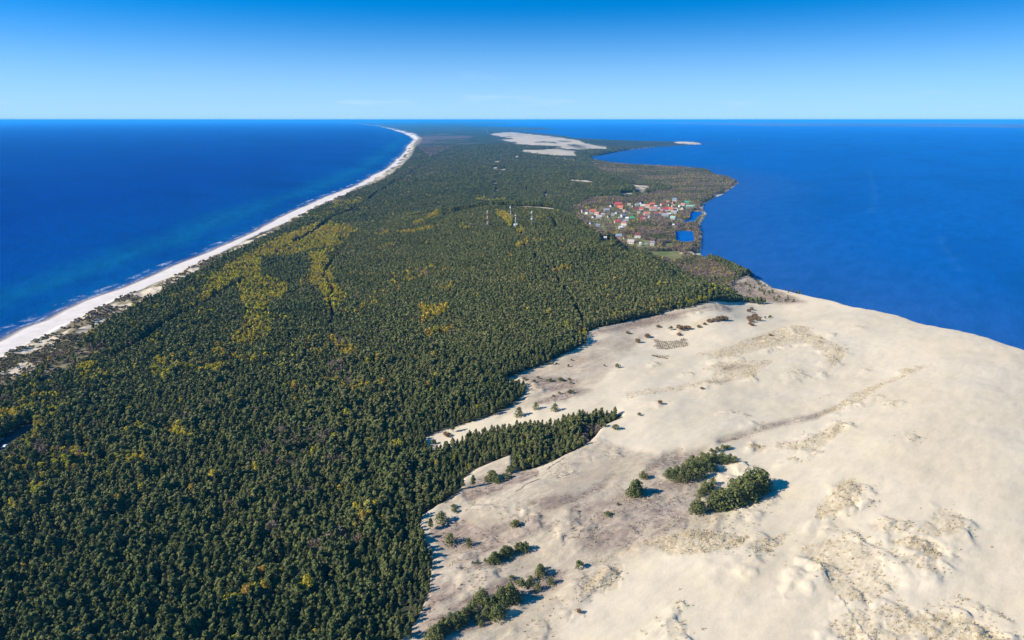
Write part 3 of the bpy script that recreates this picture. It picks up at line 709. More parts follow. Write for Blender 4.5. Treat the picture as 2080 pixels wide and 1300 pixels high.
M = {}
M['needle'] = foliage('pine needles', [(0.0, (.052, .070, .029)), (.3, (.092, .110, .038)), (.6, (.134, .143, .050)), (.95, (.188, .180, .064))], .12)
M['birch'] = foliage('young birch leaves', [(0.0, (.28, .285, .036)), (.3, (.40, .36, .040)), (.55, (.46, .39, .045)), (.8, (.43, .30, .055)), (1.0, (.40, .25, .065))], .3)
M['twig'] = foliage('bare twigs and buds', [(0.0, (.19, .14, .105)), (.35, (.23, .17, .115)), (.7, (.21, .16, .125)), (1.0, (.26, .20, .17))], .1)
M['willow'] = foliage('dry willow twigs', [(0.0, (.26, .17, .08)), (.5, (.22, .14, .085)), (1.0, (.30, .21, .09))], .15)
M['scrub'] = foliage('foredune scrub', [(0.0, (.08, .09, .035)), (.3, (.13, .125, .05)), (.55, (.20, .15, .09)), (.8, (.16, .115, .09)), (1.0, (.10, .10, .045))], .15)
M['marram'] = foliage('dry marram grass', [(0.0, (.46, .37, .21)), (.4, (.55, .46, .29)), (.75, (.40, .31, .18)), (1.0, (.58, .50, .34))], .2)
M['heather'] = foliage('dead heather and lichen', [(0.0, (.10, .065, .05)), (.4, (.16, .11, .085)), (.75, (.22, .16, .11)), (1.0, (.13, .11, .06))], .1)
M['bark'] = plain('bark', (.11, .075, .055), .9, .3, 2.0)
M['birchbark'] = plain('birch bark', (.42, .40, .37), .85, .35, 1.5)
M['brush'] = plain('brushwood', (.20, .145, .085), .9, .3, 4.0)
M['asphalt'] = plain('asphalt', (.055, .055, .06), .9, .25, .6)

def mat_ground():
    m, n, l, b = new_mat('ground cover')
    def attr(nm):
        a = n.new("ShaderNodeAttribute"); a.attribute_name = nm; return a
    geo = n.new("ShaderNodeNewGeometry"); P = geo.outputs['Position']
    def noise(sc, det=4, rough=.55, vec=P, w=None):
        t = n.new("ShaderNodeTexNoise"); t.inputs['Scale'].default_value = sc; t.inputs['Detail'].default_value = det; t.inputs['Roughness'].default_value = rough
        l.new(vec, t.inputs['Vector']); return t.outputs['Fac']
    def math_(op, a, b_, clamp=False):
        t = n.new("ShaderNodeMath"); t.operation = op; t.use_clamp = clamp
        for i, v in enumerate((a, b_)):
            if isinstance(v, (int, float)): t.inputs[i].default_value = v
            else: l.new(v, t.inputs[i])
        return t.outputs[0]
    def rng_(v, a, b_, c=0.0, d=1.0):
        t = n.new("ShaderNodeMapRange"); t.clamp = True
        l.new(v, t.inputs['Value'])
        for k, q in (('From Min', a), ('From Max', b_), ('To Min', c), ('To Max', d)): t.inputs[k].default_value = q
        return t.outputs[0]
    def mix(f, a, b_):
        t = n.new("ShaderNodeMix"); t.data_type = 'RGBA'
        l.new(f, t.inputs['Factor'])
        for i, v in ((6, a), (7, b_)):
            if isinstance(v, tuple): t.inputs[i].default_value = v + (1,)
            else: l.new(v, t.inputs[i])
        return t.outputs[2]
    # wind-stretched coordinates
    mp = n.new("ShaderNodeMapping"); mp.inputs['Rotation'].default_value = (0, 0, -R(33)); l.new(P, mp.inputs['Vector'])
    mp2 = n.new("ShaderNodeMapping"); mp2.inputs['Scale'].default_value = (.45, 1, 1); l.new(mp.outputs[0], mp2.inputs['Vector'])
    W = mp2.outputs[0]
    sand = mix(rng_(noise(.035, 5, .6, W), .35, .68), (.53, .438, .30), (.56, .475, .345))
    sand = mix(rng_(noise(.4, 4, .6, W), .45, .75, 0, .35), sand, (.42, .345, .255))
    # stained sand
    s1, s2 = noise(.05, 8, .75, W), noise(.42, 6, .72, W)
    sn = math_('ADD', math_('MULTIPLY', s1, .6), math_('MULTIPLY', s2, .4))
    sa = math_('MULTIPLY', attr('stain').outputs['Fac'], 1.2, True)
    stf = math_('MULTIPLY', sa, rng_(sn, .38, .54, .12, 1.0))
    stain_c = mix(rng_(noise(.09, 4, .6, W), .4, .6), (.085, .054, .038), (.165, .112, .074))
    sand = mix(stf, sand, stain_c)
    lil = rng_(math_('ADD', attr('stain').outputs['Fac'], math_('MULTIPLY', math_('SUBTRACT', noise(.03, 4, .6, W), .5), 1.2)), .2, .8, 0, .40)
    sand = mix(math_('MULTIPLY', lil, rng_(attr('stain').outputs['Fac'], .0, .2)), sand, (.40, .315, .25))
    gr = math_('MULTIPLY', attr('grassy').outputs['Fac'], rng_(noise(.7, 6, .75, W), .40, .58, 0, .85))
    sand = mix(math_('MULTIPLY', gr, rng_(attr('grassy').outputs['Fac'], .05, .3)), sand, (.40, .30, .165))
    # cover under and around the forest
    f1, f2 = noise(.006, 5), noise(.05, 5)
    floor = mix(rng_(f2, .35, .65), (.030, .036, .018), (.060, .052, .030))
    can = mix(rng_(noise(.0045, 6, .6), .42, .62), (.028, .044, .022), (.052, .060, .030))
    can = mix(rng_(noise(.0016, 6, .65), .52, .66, 0, .7), can, (.10, .080, .050))
    can = mix(rng_(attr('heath').outputs['Fac'], .1, .9), can, mix(rng_(noise(.003, 5), .4, .6), (.13, .095, .085), (.085, .075, .05)))
    land = mix(attr('canopy').outputs['Fac'], floor, can)
    dry = mix(rng_(noise(.08, 5), .4, .62), (.24, .185, .105), (.11, .10, .05))
    land = mix(attr('dry').outputs['Fac'], land, dry)
    lawn = mix(rng_(noise(.03, 4), .4, .65), (.105, .135, .040), (.20, .175, .075))
    land = mix(attr('lawn').outputs['Fac'], land, lawn)
    road = mix(rng_(noise(.3, 4), .35, .65), (.055, .055, .06), (.085, .08, .08))
    land = mix(attr('road').outputs['Fac'], land, road)
    beach = mix(rng_(noise(.06, 5), .35, .7), (.56, .49, .42), (.64, .575, .51))
    beach = mix(rng_(attr('wet').outputs['Fac'], .1, .9), beach, (.27, .235, .215))
    tot = mix(attr('sand').outputs['Fac'], land, sand)
    tot = mix(attr('beach').outputs['Fac'], tot, beach)
    l.new(tot, b.inputs['Base Color'])
    b.inputs['Roughness'].default_value = .95; b.inputs['Specular IOR Level'].default_value = .05
    # fine wind ripples and grains
    bp = n.new("ShaderNodeBump"); bp.inputs['Strength'].default_value = .8; bp.inputs['Distance'].default_value = .8
    hh = math_('ADD', noise(.35, 6, .62, W), math_('MULTIPLY', noise(1.7, 4, .6, W), .25))
    hh = math_('MULTIPLY', hh, math_('ADD', rng_(attr('stain').outputs['Fac'], 0, .6, .45, 1.1), math_('MULTIPLY', attr('grassy').outputs['Fac'], 1.2)))
    l.new(hh, bp.inputs['Height']); l.new(bp.outputs[0], b.inputs['Normal'])
    return m
M['ground'] = mat_ground()

def mat_water(name, deep, mid, shoal, sea=True):
    m, n, l, b = new_mat(name)
    geo = n.new("ShaderNodeNewGeometry")
    def noise(sc, det, vec, rough=.55):
        t = n.new("ShaderNodeTexNoise"); t.inputs['Scale'].default_value = sc; t.inputs['Detail'].default_value = det; t.inputs['Roughness'].default_value = rough
        l.new(vec, t.inputs['Vector']); return t.outputs['Fac']
    def mr(v, a, b_, c=0., d=1.):
        t = n.new("ShaderNodeMapRange"); t.clamp = True; l.new(v, t.inputs['Value'])
        for k, q in (('From Min', a), ('From Max', b_), ('To Min', c), ('To Max', d)): t.inputs[k].default_value = q
        return t.outputs[0]
    def mt(op, a, b_, clamp=False):
        t = n.new("ShaderNodeMath"); t.operation = op; t.use_clamp = clamp
        for i, v in enumerate((a, b_)):
            if isinstance(v, (int, float)): t.inputs[i].default_value = v
            else: l.new(v, t.inputs[i])
        return t.outputs[0]
    def mix(f, a, b_):
        t = n.new("ShaderNodeMix"); t.data_type = 'RGBA'
        if isinstance(f, float): t.inputs['Factor'].default_value = f
        else: l.new(f, t.inputs['Factor'])
        for i, v in ((6, a), (7, b_)):
            if isinstance(v, tuple): t.inputs[i].default_value = v + (1,)
            else: l.new(v, t.inputs[i])
        return t.outputs[2]
    mp = n.new("ShaderNodeMapping"); mp.inputs['Rotation'].default_value = (0, 0, R(-28) if sea else R(35)); l.new(geo.outputs['Position'], mp.inputs['Vector'])
    mq = n.new("ShaderNodeMapping"); mq.inputs['Scale'].default_value = (1, .35, 1); l.new(mp.outputs[0], mq.inputs['Vector'])
    W = mq.outputs[0]
    sh = n.new("ShaderNodeAttribute"); sh.attribute_name = 'shore'; d = sh.outputs['Fac']
    st = n.new("ShaderNodeAttribute"); st.attribute_name = 'slick'
    if sea:
        dn = mt('ADD', d, mt('MULTIPLY', mt('SUBTRACT', noise(.006, 4, W), .5), 140))
        c = mix(mr(dn, 40, 620), mid, deep)
        bar = mt('MULTIPLY', mr(dn, 55, 110), mr(dn, 210, 120))
        c = mix(mt('MULTIPLY', bar, .65), c, shoal)
        c = mix(mr(dn, 70, -25, 0, .55), c, shoal)
        c = mix(mr(d, 14, 1, 0, .8), c, (.13, .14, .20))
        c = mix(mr(noise(.0011, 5, W, .6), .45, .7, 0, .4), c, tuple(x * .55 for x in deep))
    else:
        c = mix(mr(d, 5, 320), shoal, mid)
        c = mix(mr(d, 300, 2600), c, deep)
        c = mix(mr(noise(.0016, 5, W, .6), .42, .7, 0, .5), c, tuple(x * .72 for x in deep))
        c = mix(mt('MULTIPLY', st.outputs['Fac'], .14), c, (.06, .22, .46))
    c = mix(mr(noise(.045, 5, W, .65), .40, .62, 0, .30), c, tuple(x * .5 for x in (mid if sea else deep)))  # light and dark of wave facets painted into the colour as streaks
    c = mix(mr(noise(.0035, 5, W, .65), .48, .64, 0, .5), c, tuple(x * .62 for x in (deep if sea else mid)))
    if sea:
        surf = mt('MULTIPLY', mr(d, 4.5, .3), mr(noise(.05, 4, W), .42, .62))
        brk = mt('MULTIPLY', mt('MULTIPLY', mr(d, 11, 16), mr(d, 26, 19)), mr(noise(.022, 5, geo.outputs['Position'], .62), .52, .64))
        brk2 = mt('MULTIPLY', mt('MULTIPLY', mr(d, 2.5, 4.5), mr(d, 9, 6)), mr(noise(.03, 5, geo.outputs['Position'], .6), .47, .6, 0, .8))
        foam = mt('MULTIPLY', mt('MAXIMUM', mt('MAXIMUM', surf, brk), brk2), mr(noise(.35, 4, W), .36, .56))
        c = mix(mt('MULTIPLY', foam, .62), c, (.62, .64, .68))
    # body colour of the water plus a weak sky sheen (the glare is filtered out, as through a polariser)
    n.remove(b)
    df = n.new("ShaderNodeBsdfDiffuse"); l.new(c, df.inputs['Color'])
    gl = n.new("ShaderNodeBsdfGlossy"); gl.inputs['Roughness'].default_value = .22; gl.inputs['Color'].default_value = (.55, .78, 1, 1)
    ms = n.new("ShaderNodeMixShader"); ms.inputs[0].default_value = .055
    l.new(df.outputs[0], ms.inputs[1]); l.new(gl.outputs[0], ms.inputs[2]); l.new(ms.outputs[0], n['Material Output'].inputs[0])
    bp = n.new("ShaderNodeBump"); bp.inputs['Strength'].default_value = .5; bp.inputs['Distance'].default_value = 1.6
    w1, w2, w3 = noise(.07, 4, W, .6), noise(.25, 4, W, .6), noise(.016, 3, W)
    l.new(mt('ADD', mt('ADD', w1, mt('MULTIPLY', w2, .45)), mt('MULTIPLY', w3, 1.0)), bp.inputs['Height'])
    l.new(bp.outputs[0], df.inputs['Normal']); l.new(bp.outputs[0], gl.inputs['Normal'])
    return m
M['sea'] = mat_water('sea water', (.0004, .034, .205), (.0009, .055, .22), (.003, .105, .21), True)
M['lagoon'] = mat_water('lagoon water', (.001, .108, .365), (.004, .094, .32), (.018, .088, .27), False)
M['pond'] = mat_water('pond water', (.002, .11, .40), (.002, .11, .40), (.004, .12, .40), False)

# ------------------------------------------------------------------ ground sheets
g_road = (line_dist(GX, GY, road_w) < 4.0) | (cover('asphalt', GX, GY) > 0)
g_sandy = np.maximum.reduce([g_dune * 1.0, g_fdune, cover('fleck', GX, GY) * sstep(.40, .56, fbm(GX / 9, GY / 14, 161, 3)), cover('hillsand', GX, GY), cover('lagoon_sand', GX, GY)])
fore_n = fbm(GX / 16, GY / 16, 111, 4)
g_sandy = np.maximum(g_sandy, (cover('backsand', GX, GY) > 0) * 1.0)
g_sandy = np.maximum(g_sandy, fore * sstep(.52, .60, fore_n + .06 * (1 - sstep(45, 80, g_ds))))
for W_, ww in fire_w[99:]:
    g_sandy = np.maximum(g_sandy, (line_dist(GX, GY, W_) < ww * .55) * .75)
g_sandy = np.maximum(g_sandy, np.where(g_ins & (g_dl < 7) & (GR < 6000), .8, 0) * (vnoise(GX / 40, GY / 40, 5) > .45))
g_dry = np.maximum(np.where(g_far, .15 + .4 * (fbm(GX / 2500, GY / 1500, 171, 3) > .45), fore), np.maximum(cover('clear', GX, GY) > 0, 0.8 * (cover('lowland', GX, GY) > 0)))
g_lawn = np.maximum(mead * 1.0, (cover('village', GX, GY) > 0) * sstep(.42, .55, fbm(GX / 35, GY / 35, 121, 3)) * .9)
g_canopy = sstep(3800, 5200, GR) * np.where(g_ins, 1, 0)
# far woods stand above the ground as a rough canopy
fd_n = fbm(GX / 260, GY / 420, 141, 4)
g_fdune = blur(g_fdune, 2) * sstep(.80, .62, fd_n)
g_sandy = np.where(cover('far_dune', GX, GY) > 0, g_fdune, g_sandy)
GH = GH + (g_fdune > .3) * (fbm(U / 320, V / 170, 151, 3) - .5) * 26 * np.minimum(1, g_dl / 150)
GH = GH + g_canopy * (1 - g_fdune) * (~g_beach) * np.minimum(1, np.minimum(g_dl, g_ds) / 60) * (7 + 9 * (fbm(GX / 60, GY / 60, 131, 4) - .5)) * g_ins
wet = np.where(g_ins, 1 - sstep(3, 9, g_ds), 1)
def flat(M_): return np.asarray(M_, np.float32).ravel()
gattr = {'sand': np.clip(blur(g_sandy, 1), 0, 1), 'stain': g_stain, 'grassy': np.clip(g_grass, 0, 1.3), 'beach': blur(g_beach * 1.0, 1), 'wet': wet, 'canopy': g_canopy,
         'heath': blur(cover('heath', GX, GY), 6) * sstep(.30, .56, fbm(GX / 420, GY / 700, 181, 4)) * .95, 'dry': np.clip(g_dry * 1.0, 0, 1), 'lawn': np.clip(g_lawn, 0, 1), 'road': blur(g_road * 1.0, 1)}
idx = np.arange(NA * NB).reshape(NB, NA)
quads = np.stack([idx[:-1, :-1], idx[:-1, 1:], idx[1:, 1:], idx[1:, :-1]], -1).reshape(-1, 4)[:, ::-1]
GV = np.stack([GX, GY, GH], -1).reshape(-1, 3)
lowf = GH.ravel()[quads].max(1)
qa = quads[:, 0]
cls = np.zeros(len(quads), int)
cls[flat(g_dune)[qa] > 0] = 1
cls[flat(g_fdune)[qa] > .9] = 1
cls[flat(g_beach)[qa] > 0] = 2
cls[(flat(g_far)[qa] > 0)] = 3
keep = lowf > -1.2
for k, nm in ((0, 'ground'), (1, 'dune'), (2, 'beach'), (3, 'far_shore')):
    q = quads[keep & (cls == k)]
    used, inv = np.unique(q, return_inverse=True)
    o = mesh_np(nm, GV[used], inv.reshape(q.shape), [M['ground']], attrs={a: ('POINT', flat(v)[used]) for a, v in gattr.items()}, smooth=True)
    tag(o, kind='structure')

# water: the open sea on the left, the lagoon on the right
lagside = g_dl < g_ds
WX, WY = GX, GY
extra = np.array([80000, 110000, 160000, 240000.])
ax = np.concatenate([WX] + [np.sin(ga)[None] * r for r in extra]); ay = np.concatenate([WY] + [np.cos(ga)[None] * r for r in extra])
ad = np.concatenate([np.where(g_ins, -1, 1) * np.minimum(g_ds, g_dl)] + [np.full((1, NA), 5000.)] * len(extra))
al = np.concatenate([lagside] + [lagside[-1:]] * len(extra))
slick = np.zeros_like(ax)
SL = [(A1([(1080, 465), (1140, 450), (1190, 445), (1300, 410), (1500, 380), (1700, 362), (1950, 345)]), 16), (A1([(1190, 440), (1230, 460)]), 12), ([(1765, 345), (1772, 370), (1778, 400), (1770, 432)], 9),
      ([(1915, 480), (1912, 495), (1932, 520), (1950, 550)], 6), ([(1650, 300), (1800, 292), (2000, 296), (2200, 300)], 40)]
for P_, w_ in SL:
    pw = unproject([p[0] for p in P_], [p[1] for p in P_], 0.)
    dd = line_dist(ax, ay, pw)
    slick = np.maximum(slick, np.exp(-(dd / w_) ** 2) * (.5 + .5 * vnoise(ax / 60, ay / 60, 7)))
wi = np.arange(ax.size).reshape(ax.shape)
wq = np.stack([wi[:-1, :-1], wi[:-1, 1:], wi[1:, 1:], wi[1:, :-1]], -1).reshape(-1, 4)[:, ::-1]
adf, alf = ad.ravel(), al.ravel()
kw = adf[wq].max(1) > -25
wv = np.stack([ax, ay, np.zeros_like(ax)], -1).reshape(-1, 3)
for nm, sel, mt_ in (('sea', ~alf[wq[:, 0]], M['sea']), ('lagoon', alf[wq[:, 0]], M['lagoon'])):
    q = wq[kw & sel]
    used, inv = np.unique(q, return_inverse=True)
    o = mesh_np(nm, wv[used], inv.reshape(q.shape), [mt_], attrs={'shore': ('POINT', adf[used]), 'slick': ('POINT', slick.ravel()[used])}, smooth=True)
    tag(o, kind='structure')
for nm in ('pond_a', 'pond_b'):
    P = refine(np.concatenate([_reg[nm][0][0], _reg[nm][0][0][:1]]), .004, 21)[:-1]
    c = P.mean(0); P2 = c + (P - c) * 1.10
    V_ = np.concatenate([[[c[0], c[1], pond_level]], np.c_[P2, np.full(len(P2), pond_level)]])
    k = len(P2)
    F_ = [(0, 1 + i, 1 + (i + 1) % k) for i in range(k)]
    tag(mesh_np('pond', V_, F_, [M['pond']], attrs={'shore': ('POINT', np.full(k + 1, 900.)), 'slick': ('POINT', np.zeros(k + 1))}), kind='structure')
# ------------------------------------------------------------------ plants: templates of small leaf faces
def tri_cloud(centres, rads, n_each, size, jit, rg, squash=1.0):
    """leaf triangles on lumpy clumps, facing outwards"""
    T = []
    for c, r in zip(centres, rads):
        nrm = rg.normal(size=(n_each, 3)); nrm[:, 2] = nrm[:, 2] * .9 + .25
        nrm /= np.linalg.norm(nrm, axis=1, keepdims=True)
        p = c + nrm * r * [1, 1, squash] * rg.uniform(.65, 1.08, (n_each, 1))
        n2 = nrm + rg.normal(size=(n_each, 3)) * jit
        n2 /= np.linalg.norm(n2, axis=1, keepdims=True)
        t1 = np.cross(n2, rg.normal(size=(n_each, 3))); t1 /= np.linalg.norm(t1, axis=1, keepdims=True)
        t2 = np.cross(n2, t1)
        s = size * rg.uniform(.7, 1.35, (n_each, 1))
        a = p + t1 * s; b = p - t1 * s * .55 + t2 * s * .8; d = p - t1 * s * .5 - t2 * s * .85
        T.append(np.stack([a, b, d], 1))
    return np.concatenate(T)

def crown_pine(seed, clumps, n_each, size, base=.30, R_=.175, lone=False, core=True):
    """unit-height pine: rounded cone of clumps"""
    rg = np.random.default_rng(seed)
    C_, Q_ = [], []
    for k in range(clumps):
        t = (k + .5) / clumps
        z = base + (1 - base) * (t ** (1.2 if lone else .85)) * .96
        prof = (1 - t ** 1.6) ** .75 * (0.8 if t < .12 and not lone else 1.0)
        a = k * 2.4 + rg.uniform(-.5, .5)
        rr = R_ * prof * rg.uniform(.45, .85)
        C_.append([rr * math.cos(a), rr * math.sin(a), z - .03]); Q_.append(R_ * (.32 + .40 * prof) * rg.uniform(.85, 1.2))
    T = tri_cloud(np.array(C_), Q_, n_each, size, .42, rg, 1.05)
    if core:
        m = 6
        for i in range(m):
            a0, a1 = 2 * math.pi * i / m, 2 * math.pi * (i + 1) / m
            q = R_ * .62
            T = np.concatenate([T, [[[q * math.cos(a0), q * math.sin(a0), base + .02], [q * math.cos(a1), q * math.sin(a1), base + .02], [0, 0, .93]]]])
    return T

def crown_round(seed, clumps, n_each, size, base=.22, R_=.22, jit=.6, ell=1.0, fill=.85):
    rg = np.random.default_rng(seed)
    C_, Q_ = [], []
    mid, half = (1 + base) / 2, (1 - base) / 2
    for k in range(clumps):
        d = rg.normal(size=3); d /= np.linalg.norm(d)
        if k == 0: d = np.array([0, 0, .9])
        rr = rg.uniform(.35, .68)
        C_.append([d[0] * R_ * rr, d[1] * R_ * rr, mid + d[2] * half * rr * .95]); Q_.append(R_ * rg.uniform(.36, .55))
    return tri_cloud(np.array(C_), Q_, n_each, size, jit, rg, ell)

def crown_bare(seed, n, size, base=.12, R_=.33):
    """fine upright spray of twigs"""
    rg = np.random.default_rng(seed)
    d = rg.normal(size=(n, 3)); d /= np.linalg.norm(d, axis=1, keepdims=True)
    r = rg.uniform(.25, 1.0, (n, 1)) ** .5
    p = d * r * [R_, R_, (1 - base) / 2] + [0, 0, (1 + base) / 2]
    up = np.stack([p[:, 0] * 1.2, p[:, 1] * 1.2, np.full(n, .45)], 1) + rg.normal(size=(n, 3)) * .22
    up /= np.linalg.norm(up, axis=1, keepdims=True)
    sd = np.cross(up, rg.normal(size=(n, 3))); sd /= np.linalg.norm(sd, axis=1, keepdims=True)
    s = size * rg.uniform(.7, 1.4, (n, 1))
    return np.stack([p + up * s * 1.3, p - up * s + sd * s * .42, p - up * s - sd * s * .42], 1)

def trunk_tris(h, r0, n=5, limbs=0, seed=0):
    rg = np.random.default_rng(seed)
    T = []
    def cone(a, b, ra, rb):
        a, b = np.array(a, float), np.array(b, float)
        d = (b - a) / np.linalg.norm(b - a); e1 = np.cross(d, [0.3, 1, .2]); e1 /= np.linalg.norm(e1); e2 = np.cross(d, e1)
        for i in range(n):
            w0, w1 = 2 * math.pi * i / n, 2 * math.pi * (i + 1) / n
            p0, p1 = a + ra * (math.cos(w0) * e1 + math.sin(w0) * e2), a + ra * (math.cos(w1) * e1 + math.sin(w1) * e2)
            q0, q1 = b + rb * (math.cos(w0) * e1 + math.sin(w0) * e2), b + rb * (math.cos(w1) * e1 + math.sin(w1) * e2)
            T.extend([[p0, p1, q1], [p0, q1, q0]])
    cone((0, 0, -.05), (.01, .0, h), r0, r0 * .3)
    for k in range(limbs):
        z = h * rg.uniform(.35, .85); a = rg.uniform(0, 6.28); L = rg.uniform(.10, .2)
        cone((0, 0, z), (L * math.cos(a), L * math.sin(a), z + L * rg.uniform(.4, .9)), r0 * .4, r0 * .12)
    return np.array(T)

TPL = {  # kind -> three levels of detail, several variants each
    'pine': [[crown_pine(s, 9, 20, .062) for s in (1, 2, 3, 4)], [crown_pine(s, 6, 9, .09) for s in (5, 6, 7)], [crown_pine(s, 4, 4, .14) for s in (8, 9, 10)]],
    'birch': [[crown_round(s, 9, 18, .055) for s in (11, 12, 13)], [crown_round(s, 6, 9, .085) for s in (14, 15)], [crown_round(s, 3, 6, .15) for s in (16, 17)]],
    'bare': [[crown_bare(s, 190, .06) for s in (21, 22, 23)], [crown_bare(s, 90, .09) for s in (24, 25)], [crown_round(s, 4, 7, .13, .1, .34, .5) for s in (26, 27)]],
    'scrub': [[crown_round(s, 5, 14, .15, .02, .65, .6, .8) for s in (31, 32, 33)], [crown_round(s, 4, 7, .24, .02, .65, .6, .8) for s in (34, 35)], [crown_round(s, 3, 5, .32, .02, .65) for s in (36,)]],
}

